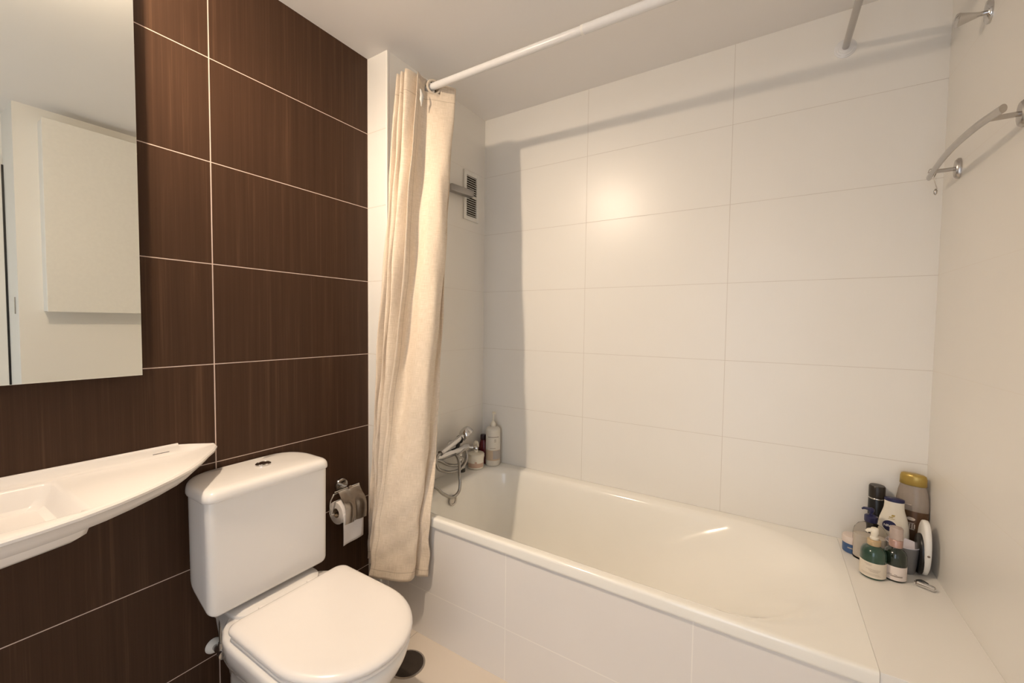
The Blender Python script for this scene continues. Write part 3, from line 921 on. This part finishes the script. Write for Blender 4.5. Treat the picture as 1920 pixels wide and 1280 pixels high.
b = B(); tube(b, [(0.188, 0.40, 0.632), (0.192, 0.402, 0.60), (0.200, 0.404, 0.565), (0.204, 0.404, 0.548)], 0.0165, 18, smooth=4); finish('spout', b, M_chrome, mx, world_coords=True)
b = B(); lathe(b, [(0.0175, 0.0), (0.0175, 0.016), (0.014, 0.018)], 18, c=(0.205, 0.404, 0.533)); finish('aerator', b, M_black, mx, world_coords=True)
b = B(); tube(b, [(0.190, 0.385, 0.655), (0.195, 0.386, 0.672), (0.200, 0.386, 0.690)], 0.010, 12); torus(b, (0.203, 0.388, 0.700), 0.016, 0.005, 'Y', 20, 8); finish('cradle', b, M_black, mx, world_coords=True)
hs = thing('hand_shower', (0.21, 0.35, 0.68), 'chrome hand shower lying across the bath mixer with its coiled hose', 'hand shower')
b = B(); tube(b, [(0.210, 0.248, 0.672), (0.208, 0.30, 0.684), (0.206, 0.36, 0.699), (0.205, 0.405, 0.711)], [0.0125, 0.013, 0.014, 0.014], 16, smooth=6); finish('handle', b, M_chrome, hs, world_coords=True)
b = B()
hp, hq = (0.198, 0.437, 0.725), (0.235, 0.452, 0.690)
lathe(b, [(0.014, -0.022), (0.028, -0.016), (0.034, -0.006), (0.036, 0.022), (0.034, 0.027), (0.029, 0.025), (0.001, 0.023)], 32, mtx=aim(hp, hq))
finish('spray_head', b, M_chrome, hs, world_coords=True)
b = B(); tube(b, [(0.212, 0.236, 0.670), (0.210, 0.25, 0.673)], 0.013, 16); finish('hose_nut', b, M_satin, hs, world_coords=True)
b = B()
hose = [(0.212, 0.238, 0.670), (0.214, 0.215, 0.664), (0.216, 0.203, 0.640), (0.222, 0.212, 0.606), (0.222, 0.257, 0.581), (0.222, 0.295, 0.566), (0.222, 0.363, 0.557),
        (0.220, 0.408, 0.572), (0.216, 0.432, 0.600), (0.208, 0.425, 0.640), (0.200, 0.38, 0.618), (0.206, 0.41, 0.598), (0.212, 0.385, 0.578), (0.212, 0.340, 0.583), (0.210, 0.285, 0.604), (0.210, 0.240, 0.632),
        (0.212, 0.205, 0.640), (0.230, 0.150, 0.60), (0.270, 0.120, 0.575), (0.290, 0.132, 0.555), (0.290, 0.165, 0.522), (0.290, 0.219, 0.487), (0.290, 0.251, 0.482), (0.290, 0.278, 0.495), (0.286, 0.291, 0.530), (0.272, 0.302, 0.566),
        (0.240, 0.340, 0.606), (0.212, 0.350, 0.632), (0.190, 0.352, 0.640)]
tube(b, hose, 0.0072, 10, smooth=6)
finish('hose', b, M_hose, hs, world_coords=True)

# ------------------------------------------------------------------ towel bar, wire hook, robe hook
tb = thing('towel_bar', (XR, 0.375, 1.756), 'chrome bowed towel bar on two oval plates on the right wall', 'towel bar')
b = B(); tube(b, [(1.906, 0.602, 1.752), (1.900, 0.52, 1.756), (1.894, 0.42, 1.758), (1.892, 0.32, 1.758), (1.896, 0.22, 1.757), (1.902, 0.160, 1.755), (1.907, 0.120, 1.753)], 0.0082, 14, smooth=6, flat=(0.0065, 0.0095)); finish('bar', b, M_satin, tb, world_coords=True)
for yy in (0.554, 0.180):
    b = B(); lathe(b, [(0.024, 0.0), (0.024, 0.006), (0.020, 0.011), (0.010, 0.012)], 28, sx=1.25, sy=0.75, mtx=Matrix.Rotation(-PI / 2, 4, 'Y'), c=(XR, yy, 1.756)); finish('wall_plate', b, M_satin, tb, world_coords=True)
    b = B(); tube(b, [(XR - 0.010, yy, 1.756), (1.903, yy, 1.756)], 0.0058, 12); finish('post', b, M_satin, tb, world_coords=True)
hk = thing('wire_hook', (1.908, 0.570, 1.745), 'tiny wire hook hanging from the far end of the towel bar', 'hook')
b = B(); tube(b, [(1.896, 0.570, 1.758), (1.899, 0.570, 1.768), (1.907, 0.570, 1.768), (1.914, 0.570, 1.757), (1.910, 0.569, 1.742), (1.913, 0.568, 1.722), (1.917, 0.567, 1.706)], 0.0012, 8, smooth=5); finish('wire', b, M_satin, hk, world_coords=True)
b = B(); lathe(b, [(0.001, 0.0), (0.004, 0.004), (0.0048, 0.012), (0.002, 0.018), (0.001, 0.019)], 12, c=(1.914, 0.567, 1.688)); finish('bead', b, M_satin, hk, world_coords=True)
rh = thing('robe_hook', (XR, 0.394, 2.108), 'chrome robe hook with flared knob high on the right wall', 'hook')
b = B(); lathe(b, [(0.026, 0.0), (0.026, 0.005), (0.022, 0.009), (0.010, 0.011)], 28, sx=1.22, sy=0.75, mtx=Matrix.Rotation(-PI / 2, 4, 'Y'), c=(XR, 0.400, 2.112)); finish('wall_plate', b, M_chrome, rh, world_coords=True)
b = B(); lathe(b, [(0.0055, 0.0), (0.0055, 0.012), (0.007, 0.018), (0.0145, 0.046), (0.0165, 0.052), (0.0155, 0.057), (0.010, 0.060), (0.001, 0.061)], 24, mtx=aim((XR - 0.008, 0.400, 2.110), (1.90, 0.397, 2.108))); finish('knob', b, M_chrome, rh, world_coords=True)

# ------------------------------------------------------------------ bottle helpers
def wrap_rect(bm, r, a0, a1, z0, z1, sx=1.0, sy=1.0, off=0.0004, n=None, sq=2.0):
    n = n or max(2, int(abs(a1 - a0) / 0.15))
    def P(a, z):
        k = 1.0
        if sq != 2.0:
            k = (abs(math.cos(a)) ** sq + abs(math.sin(a)) ** sq) ** (-1.0 / sq)
        rr = r * k + off
        return (rr * math.cos(a) * sx, rr * math.sin(a) * sy, z)
    rows = [[P(a0 + (a1 - a0) * i / n, z) for i in range(n + 1)] for z in (z0, z1)]
    loft(bm, rows, False, False, closed=False)

def text_mesh(s, size, bold=0.0):
    cu = bpy.data.curves.new('txt', 'FONT')
    cu.body = s
    cu.size = size
    cu.align_x = 'CENTER'
    cu.align_y = 'CENTER'
    cu.offset = bold
    o = bpy.data.objects.new('txt', cu)
    COL.objects.link(o)
    dg = bpy.context.evaluated_depsgraph_get()
    me = bpy.data.meshes.new_from_object(o.evaluated_get(dg))
    bpy.data.objects.remove(o, do_unlink=True)
    return me

def put_text(bm, s, size, r, ang, z, sx=1.0, sy=1.0, off=0.0009, bold=0.0):
    me = text_mesh(s, size, bold)
    b2 = B()
    b2.from_mesh(me)
    bpy.data.meshes.remove(me)
    bmesh.ops.triangulate(b2, faces=b2.faces)
    for v in b2.verts:
        a = ang + v.co.x / r
        v.co = Vector(((r + off) * math.cos(a) * sx, (r + off) * math.sin(a) * sy, z + v.co.y))
    merge(bm, b2)

def pump_head(bm, z, stem, tipdir, L=0.03, r=0.004, head=0.009):
    lathe(bm, [(r, z), (r, z + stem)], 12)
    lathe(bm, [(head * 0.7, z + stem), (head, z + stem + 0.004), (head, z + stem + 0.012), (head * 0.5, z + stem + 0.015), (0.001, z + stem + 0.0155)], 16)
    dx, dy = math.cos(tipdir), math.sin(tipdir)
    zz = z + stem + 0.009
    tube(bm, [(0, 0, zz), (dx * L * 0.7, dy * L * 0.7, zz), (dx * L, dy * L, zz - 0.005)], [head * 0.55, head * 0.5, head * 0.35], 10, smooth=3)

def clear_mat(name, col, rough=0.05, alpha=None):
    m, nt, bs = mat_new(name)
    geo = N(nt, 'ShaderNodeTexCoord')
    f = noise(nt, geo.outputs['Object'], 30)
    nt.links.new(mixc(nt, f, tuple(c * 0.98 for c in col), col), bs.inputs['Base Color'])
    bs.inputs['Roughness'].default_value = rough
    bs.inputs['Transmission Weight'].default_value = 1.0
    bs.inputs['IOR'].default_value = 1.04
    return m

M_navy = plain('navy_plastic', (0.018, 0.018, 0.07), 0.3)
M_blue = plain('blue_label', (0.045, 0.10, 0.23), 0.35)
M_cream = plain('cream_plastic', (0.80, 0.74, 0.62), 0.3)
M_offw = plain('off_white_plastic', (0.70, 0.66, 0.58), 0.35)
M_green = plain('deep_green_glass', (0.022, 0.062, 0.040), 0.12, coat=0.5)
M_dgreen = plain('near_black_green_glass', (0.010, 0.018, 0.011), 0.12, coat=0.5)
M_label = plain('cream_paper_label', (0.74, 0.66, 0.54), 0.55)
M_plabel = plain('pale_pink_paper_label', (0.76, 0.67, 0.61), 0.55)
M_ink = plain('grey_print', (0.22, 0.17, 0.13), 0.6)
M_link = plain('faint_print', (0.52, 0.44, 0.35), 0.6)
M_tan = plain('tan_collar', (0.50, 0.37, 0.21), 0.35)
M_rose = plain('rose_collar', (0.46, 0.29, 0.24), 0.3, 0.3)
M_gold = plain('gold_plastic', (0.42, 0.29, 0.07), 0.28, 0.35)
M_brownb = plain('brown_shampoo_label', (0.10, 0.050, 0.022), 0.3)
M_bclear = plain('hazy_clear_plastic', (0.62, 0.53, 0.45), 0.18, trans=0.55, ior=1.3)
M_clear = clear_mat('clear_plastic', (0.95, 0.92, 0.88))
M_milk = plain('milky_liquid', (0.72, 0.66, 0.58), 0.4)
M_red = plain('dark_red_plastic', (0.11, 0.008, 0.014), 0.2)
M_dred = plain('black_red_cap', (0.022, 0.006, 0.008), 0.3)
M_band = plain('tan_band', (0.55, 0.42, 0.30), 0.5)
M_coral = plain('coral_label', (0.58, 0.40, 0.30), 0.5)
M_greyl = plain('grey_label', (0.42, 0.38, 0.35), 0.5)
M_cup = plain('lilac_white_plastic', (0.74, 0.70, 0.74), 0.35)
M_silver = plain('silver_band', (0.70, 0.68, 0.64), 0.2, 0.9)
CAMP = Vector((1.4964, -1.2046, 0))
def face_ang(x, y):
    return math.atan2(CAMP.y - y, CAMP.x - x)

# ---- tap end of the bath
# tall pump bottle
x, y = 0.232, 0.640
A = face_ang(x, y)
t = thing('pump_bottle', (x, y, ZR), 'tall pale grey pump bottle in the far corner of the bath rim', 'bottle')
b = B(); lathe(b, [(0.030, 0.0), (0.0385, 0.003), (0.040, 0.008), (0.040, 0.190), (0.038, 0.200), (0.030, 0.208), (0.016, 0.211), (0.014, 0.214)], 36); finish('body', b, M_offw, t)
b = B(); lathe(b, [(0.0145, 0.2145), (0.0145, 0.226), (0.011, 0.232), (0.006, 0.240), (0.005, 0.242)], 20); pump_head(b, 0.240, 0.038, A + 0.5, 0.022, 0.0038, 0.0078); finish('pump', b, M_cream, t)
for a0, a1, za, zb in ((-0.75, 0.85, 0.158, 0.161), (-0.4, 0.35, 0.098, 0.100)):
    b = B(); wrap_rect(b, 0.040, A + a0, A + a1, za, zb); finish('printed_line', b, M_ink, t)
b = B(); wrap_rect(b, 0.040, A - 1.35, A + 1.25, 0.032, 0.088); finish('tan_label', b, M_band, t)
b = B(); wrap_rect(b, 0.0405, A + 0.0, A + 1.2, 0.040, 0.086); finish('grey_label', b, M_greyl, t)
b = B(); wrap_rect(b, 0.040, A + 0.12, A + 0.45, 0.140, 0.142); wrap_rect(b, 0.040, A + 0.18, A + 0.40, 0.146, 0.148); wrap_rect(b, 0.040, A + 0.16, A + 0.44, 0.134, 0.136); finish('logo', b, M_ink, t)
# squat pump jar
x, y = 0.186, 0.546
A = face_ang(x, y)
t = thing('pump_jar', (x, y, ZR), 'squat white pump jar with coral label beside the bath mixer', 'jar')
b = B(); lathe(b, [(0.036, 0.0), (0.0405, 0.003), (0.0415, 0.010), (0.0425, 0.052), (0.044, 0.060), (0.0455, 0.064), (0.0455, 0.076), (0.044, 0.080), (0.030, 0.083), (0.012, 0.084)], 36); finish('body', b, M_cream, t)
b = B(); lathe(b, [(0.011, 0.0845), (0.011, 0.110), (0.014, 0.114), (0.0145, 0.125), (0.013, 0.137), (0.008, 0.144), (0.001, 0.146)], 20)
dx, dy = math.cos(A + 0.6), math.sin(A + 0.6)
tube(b, [(0.002 * dx, 0.002 * dy, 0.131), (0.014 * dx, 0.014 * dy, 0.128), (0.022 * dx, 0.022 * dy, 0.118)], [0.008, 0.007, 0.005], 10, smooth=3)
finish('pump', b, M_cream, t)
b = B(); wrap_rect(b, 0.0420, A - 1.2, A + 1.2, 0.012, 0.034, off=0.0006); finish('coral_label', b, M_coral, t)
b = B(); lathe(b, [(0.0062, 0), (0.0062, 0.0006)], 16, mtx=Matrix.Translation((0.0428 * math.cos(A), 0.0428 * math.sin(A), 0.038)) @ Matrix.Rotation(A, 4, 'Z') @ Matrix.Rotation(PI / 2, 4, 'Y')); finish('logo', b, M_coral, t)
# red bottle
x, y = 0.172, 0.632
t = thing('shampoo_bottle', (x, y, ZR), 'small dark red bottle with black cap behind the squat pump jar', 'bottle')
b = B(); lathe(b, [(0.020, 0.0), (0.024, 0.004), (0.025, 0.02), (0.025, 0.095), (0.020, 0.115), (0.015, 0.125), (0.014, 0.130)], 28, sx=1.1, sy=0.85); finish('body', b, M_red, t)
b = B(); lathe(b, [(0.0145, 0.1305), (0.016, 0.133), (0.016, 0.155), (0.014, 0.159), (0.001, 0.160)], 24); finish('cap', b, M_dred, t)

# ---- ledge at the right
# blue and white jar
x, y = 1.765, 0.606
A = face_ang(x, y)
t = thing('cream_jar', (x, y, ZR), 'small round blue jar with pale lid, leftmost on the tiled ledge', 'jar')
b = B(); lathe(b, [(0.026, 0.0), (0.0285, 0.002), (0.029, 0.006), (0.029, 0.032), (0.028, 0.033)], 36); finish('body', b, M_blue, t)
b = B(); lathe(b, [(0.0295, 0.0332), (0.0305, 0.035), (0.0305, 0.053), (0.029, 0.056), (0.026, 0.057), (0.001, 0.0565)], 36); finish('lid', b, plain('pale_pink_lid', (0.72, 0.62, 0.56), 0.35), t)
b = B(); wrap_rect(b, 0.029, A - 0.5, A + 0.2, 0.018, 0.022); finish('label_stripe', b, M_greyl, t)
# clear pump bottle
x, y = 1.802, 0.566
A = face_ang(x, y)
t = thing('pump_bottle', (x, y, ZR), 'clear oval bottle with navy pump behind the green pump bottle', 'bottle', rz=A + PI / 2)
b = B(); lathe(b, [(0.040, 0.0), (0.0435, 0.003), (0.0445, 0.010), (0.0445, 0.085), (0.041, 0.104), (0.032, 0.118), (0.018, 0.126), (0.0135, 0.128), (0.013, 0.131)], 40, sy=0.55); finish('body', b, M_clear, t)
b = B(); lathe(b, [(0.036, 0.004), (0.0415, 0.008), (0.0420, 0.083), (0.001, 0.084)], 36, sy=0.53); finish('liquid', b, M_milk, t)
b = B(); lathe(b, [(0.0165, 0.1315), (0.0175, 0.134), (0.0175, 0.150), (0.014, 0.153), (0.006, 0.154)], 24); pump_head(b, 0.152, 0.010, PI * 0.93, 0.024, 0.005, 0.008); finish('pump', b, M_navy, t)
# black can
x, y = 1.832, 0.668
t = thing('spray_can', (x, y, ZR), 'tall black cylindrical can with silver ring at the back of the ledge', 'can')
b = B(); lathe(b, [(0.021, 0.0), (0.0225, 0.003), (0.0225, 0.178), (0.0215, 0.180)], 32); finish('body', b, M_black, t)
b = B(); lathe(b, [(0.0222, 0.1802), (0.0228, 0.181), (0.0228, 0.1832), (0.0222, 0.184)], 32); finish('silver_ring', b, M_silver, t)
b = B(); lathe(b, [(0.0218, 0.1842), (0.0222, 0.186), (0.0222, 0.222), (0.020, 0.226), (0.001, 0.2265)], 32); finish('cap', b, plain('brown_black_cap', (0.025, 0.018, 0.013), 0.35), t)
# white lotion bottle
x, y = 1.868, 0.618
A = face_ang(x, y) + 0.05
t = thing('lotion_bottle', (x, y, ZR), 'white lotion bottle with navy cap and round blue logo', 'bottle', rz=A + PI / 2)
prof = [(0.031, 0.0), (0.0350, 0.003), (0.037, 0.010), (0.0390, 0.05), (0.0400, 0.085), (0.0390, 0.112), (0.0355, 0.136), (0.0300, 0.156), (0.0258, 0.172), (0.0248, 0.186), (0.0248, 0.196), (0.0238, 0.198)]
b = B(); lathe(b, prof, 44, sy=0.56); finish('body', b, M_cream, t, sharp=60)
b = B(); lathe(b, [(0.0248, 0.1965), (0.0254, 0.199), (0.0250, 0.205), (0.022, 0.2065), (0.001, 0.207)], 40, sy=0.60); finish('cap', b, M_navy, t)
# logo disc follows the body surface; local front is -Y
def surf_y(px, pz, r, sy=0.56):
    return -math.sqrt(max(0.0, 1 - (px / r) ** 2)) * r * sy
def rad_at(z):
    for (r0, z0), (r1, z1) in zip(prof[:-1], prof[1:]):
        if z0 <= z <= z1:
            return r0 + (r1 - r0) * (z - z0) / (z1 - z0)
    return prof[-1][0]
def patch(bm, pts, off):
    vs_ = [bm.verts.new((px, surf_y(px, pz, rad_at(pz)) - off, pz)) for px, pz in pts]
    return vs_
b = B()
cxp, czp, RD = -0.010, 0.117, 0.0175
cv = b.verts.new((cxp, surf_y(cxp, czp, rad_at(czp)) - 0.0007, czp))
rings_ = []
for q in range(1, 5):
    rings_.append(patch(b, [(cxp + RD * q / 4 * math.cos(2 * PI * i / 32), czp + RD * q / 4 * math.sin(2 * PI * i / 32)) for i in range(32)], 0.0007))
for i in range(32):
    b.faces.new((cv, rings_[0][i], rings_[0][(i + 1) % 32]))
    for q in range(3):
        b.faces.new((rings_[q][i], rings_[q + 1][i], rings_[q + 1][(i + 1) % 32], rings_[q][(i + 1) % 32]))
ldsc = finish('logo_disc', b, M_navy, t)
me = text_mesh('NIVEA', 0.0105, 0.0002)
b = B(); b.from_mesh(me); bpy.data.meshes.remove(me)
bmesh.ops.triangulate(b, faces=b.faces)
for v in b.verts:
    px, pz = cxp + v.co.x, czp + v.co.y
    v.co = Vector((px, surf_y(px, pz, rad_at(pz)) - 0.0012, pz))
finish('logo_letters', b, M_wpl, ldsc, smooth=False)
b = B()
for (px, pz, w, h) in ((-0.008, 0.146, 0.010, 0.003), (-0.003, 0.152, 0.008, 0.006), (-0.007, 0.141, 0.016, 0.0015)):
    v4 = patch(b, [(px - w / 2, pz - h / 2), (px + w / 2, pz - h / 2), (px + w / 2 + 0.002, pz + h / 2), (px - w / 2 + 0.002, pz + h / 2)], 0.0008)
    b.faces.new(v4)
finish('printed_flower', b, M_gold, t, smooth=False)
# big shampoo bottle with gold cap
x, y = 1.920, 0.657
A = face_ang(x, y) - 0.15
t = thing('shampoo_bottle', (x, y, ZR), 'large clear and brown bottle with gold cap in the wall corner', 'bottle', rz=A + PI / 2)
sprof = [(0.036, 0.0), (0.039, 0.004), (0.040, 0.02), (0.041, 0.14), (0.0415, 0.17), (0.0405, 0.20), (0.037, 0.228), (0.033, 0.245), (0.0315, 0.250)]
b = B(); lathe(b, sprof, 44, sy=0.50); finish('body', b, M_bclear, t, sharp=60)
b = B(); lathe(b, [(0.0316, 0.2505), (0.034, 0.252), (0.0335, 0.276), (0.031, 0.285), (0.026, 0.288), (0.001, 0.2885)], 44, sy=0.56); finish('cap', b, M_gold, t, sharp=60)
b = B(); lathe(b, [(0.0395, 0.012), (0.0405, 0.02), (0.0415, 0.14), (0.0418, 0.168)], 44, sy=0.505, cap0=False, cap1=False); finish('brown_label', b, M_brownb, t)
b = B()
def sp(bm, px, pz, w, h, r=0.042, sy=0.505, off=0.001):
    vs_ = [bm.verts.new((qx, -math.sqrt(max(0, 1 - (qx / r) ** 2)) * r * sy - off, qz)) for qx, qz in ((px - w / 2, pz - h / 2), (px + w / 2, pz - h / 2), (px + w / 2, pz + h / 2), (px - w / 2, pz + h / 2))]
    bm.faces.new(vs_)
M_pp = plain('pale_print', (0.62, 0.52, 0.42), 0.5)
vs_ = [b.verts.new((0.002 + 0.011 * math.cos(2 * PI * i / 20), -math.sqrt(max(0, 1 - ((0.002 + 0.011 * math.cos(2 * PI * i / 20)) / 0.042) ** 2)) * 0.042 * 0.505 - 0.001, 0.142 + 0.0055 * math.sin(2 * PI * i / 20))) for i in range(20)]
b.faces.new(vs_)
finish('printed_emblem', b, M_pp, t, smooth=False)
for a in ((0.0, 0.118, 0.003, 0.016), (0.006, 0.118, 0.003, 0.016), (0.0115, 0.118, 0.003, 0.014), (0.003, 0.108, 0.018, 0.0022), (0.003, 0.128, 0.016, 0.0018), (-0.006, 0.188, 0.016, 0.002)):
    b = B(); sp(b, *a); finish('printed_mark', b, M_pp, t, smooth=False)
# green pump bottle
def apoth(x, y, label, glass, lab, collar_m, R, H, lab_h, top):
    A = face_ang(x, y)
    t = thing('serum_bottle', (x, y, ZR), label, 'bottle')
    b = B(); lathe(b, [(R * 0.92, 0.0), (R * 0.985, 0.002), (R, 0.007), (R, H * 0.70), (R * 0.965, H * 0.80), (R * 0.82, H * 0.89), (R * 0.58, H * 0.945), (R * 0.46, H * 0.97), (R * 0.44, H)], 40); finish('body', b, glass, t, sharp=60)
    b = B(); wrap_rect(b, R, A - 1.75, A + 1.75, 0.006, lab_h, off=0.0005); lb = finish('label', b, lab, t)
    return lb, t, A
lb, t, A = apoth(1.794, 0.462, 'green glass pump bottle with tan collar, front left on the ledge', M_green, M_label, M_tan, 0.0318, 0.100, 0.052, 0)
b = B(); lathe(b, [(0.0165, 0.0985), (0.0170, 0.100), (0.0170, 0.114), (0.0155, 0.115), (0.008, 0.1155)], 28); finish('collar', b, M_tan, t)
b = B(); lathe(b, [(0.0105, 0.1160), (0.0105, 0.122), (0.0085, 0.124), (0.0085, 0.132), (0.0098, 0.134), (0.0098, 0.148), (0.008, 0.151), (0.001, 0.1515)], 24)
dx, dy = math.cos(A - 1.35), math.sin(A - 1.35)
tube(b, [(0, 0, 0.142), (0.012 * dx, 0.012 * dy, 0.142), (0.020 * dx, 0.020 * dy, 0.136)], [0.0065, 0.006, 0.0045], 10, smooth=3)
finish('pump', b, M_cream, t)
b = B()
for (z, w, o) in ((0.046, 0.30, -0.35), (0.043, 0.2, -0.3), (0.032, 0.55, 0.05), (0.0285, 0.42, 0.12), (0.0255, 0.3, 0.1), (0.0175, 0.7, -0.2), (0.014, 0.75, -0.1)):
    wrap_rect(b, 0.0318, A + o - w, A + o + w, z - 0.0006, z + 0.0006, off=0.0011)
finish('label_print', b, M_link, lb)
lb, t, A = apoth(1.848, 0.480, 'near-black green bottle with rose collar and clear cap, front right on the ledge', M_dgreen, M_plabel, M_rose, 0.0278, 0.101, 0.048, 0)
b = B(); lathe(b, [(0.0150, 0.1005), (0.0165, 0.102), (0.0165, 0.122), (0.015, 0.124), (0.009, 0.1245)], 28); finish('collar', b, M_rose, t)
b = B(); lathe(b, [(0.0155, 0.1248), (0.0160, 0.126), (0.0160, 0.157), (0.0145, 0.160), (0.001, 0.1605)], 28); finish('clear_cap', b, plain('hazy_pink_cap', (0.70, 0.58, 0.52), 0.15, trans=0.45, ior=1.3), t)
b = B()
for (z, w, o) in ((0.0235, 0.16, -0.35), (0.0235, 0.12, 0.1), (0.0200, 0.65, 0.05), (0.018, 0.5, 0.2)):
    wrap_rect(b, 0.0278, A + o - w, A + o + w, z - 0.0006, z + 0.0006, off=0.0011)
finish('label_print', b, M_ink, lb)
# cup
x, y = 1.881, 0.560
t = thing('plastic_cup', (x, y, ZR), 'white plastic cup, outside coloured grey for shade, behind the near-black bottle', 'cup')
b = B(); lathe(b, [(0.001, 0.0), (0.031, 0.0), (0.0325, 0.002), (0.0420, 0.084), (0.0420, 0.085)], 40, cap1=False); finish('outer_wall', b, plain('shaded_white_plastic', (0.20, 0.19, 0.185), 0.5), t, sharp=60)  # white cup; the bottles' shade on its outside is put into the colour
b = B(); lathe(b, [(0.0423, 0.085), (0.0420, 0.0865), (0.0403, 0.0865), (0.0395, 0.084), (0.0302, 0.004), (0.001, 0.003)], 40, cap0=False); finish('inner_wall', b, M_cup, t, sharp=60)
# oval brush standing against the wall
x, y = 1.928, 0.556
t = thing('oval_brush', (x, y, ZR), 'white oval bath brush with black face leaning on the right wall', 'brush')
b = B()
def oval(hx, hy, zc, x, yc=0.0):
    return [(x, yc + hx * math.cos(2 * PI * i / 40), zc + hy * math.sin(2 * PI * i / 40)) for i in range(40)]
loft(b, [oval(0.041, 0.080, 0.087, -0.006), oval(0.045, 0.085, 0.087, -0.004), oval(0.046, 0.086, 0.087, 0.002), oval(0.045, 0.085, 0.087, 0.008), oval(0.041, 0.080, 0.087, 0.010)], True, True)
bb_ = finish('brush_back', b, M_wpl, t, sharp=60)
b = B(); loft(b, [oval(0.038, 0.060, 0.065, -0.014, 0.001), oval(0.041, 0.063, 0.065, -0.011, 0.001), oval(0.041, 0.063, 0.065, -0.003, 0.001)], True, True); finish('brush_face', b, M_black, t, sharp=60)
b = B()
lathe(b, [(0.0035, 0), (0.0035, 0.0008)], 16, mtx=Matrix.Translation((0.002, -0.0452, 0.078)) @ Matrix.Rotation(PI / 2, 4, 'X'))
finish('emblem', b, M_ink, bb_, smooth=False)
# chrome bar lying on the ledge
t = thing('metal_bar', (1.914, 0.460, ZR), 'small rounded chrome bar lying flat, nearest item on the ledge', 'bar')
b = B(); tube(b, [(-0.021, 0.010, 0.0075), (-0.016, 0.008, 0.0085), (0.014, -0.006, 0.0085), (0.019, -0.008, 0.0075)], [0.005, 0.0078, 0.0078, 0.005], 14, smooth=4); finish('chrome_bar', b, M_chrome, t)
b = B(); tube(b, [(-0.018, 0.012, 0.012), (-0.006, 0.012, 0.016), (0.006, 0.004, 0.013)], 0.004, 10, smooth=4); finish('black_grip', b, M_black, t)
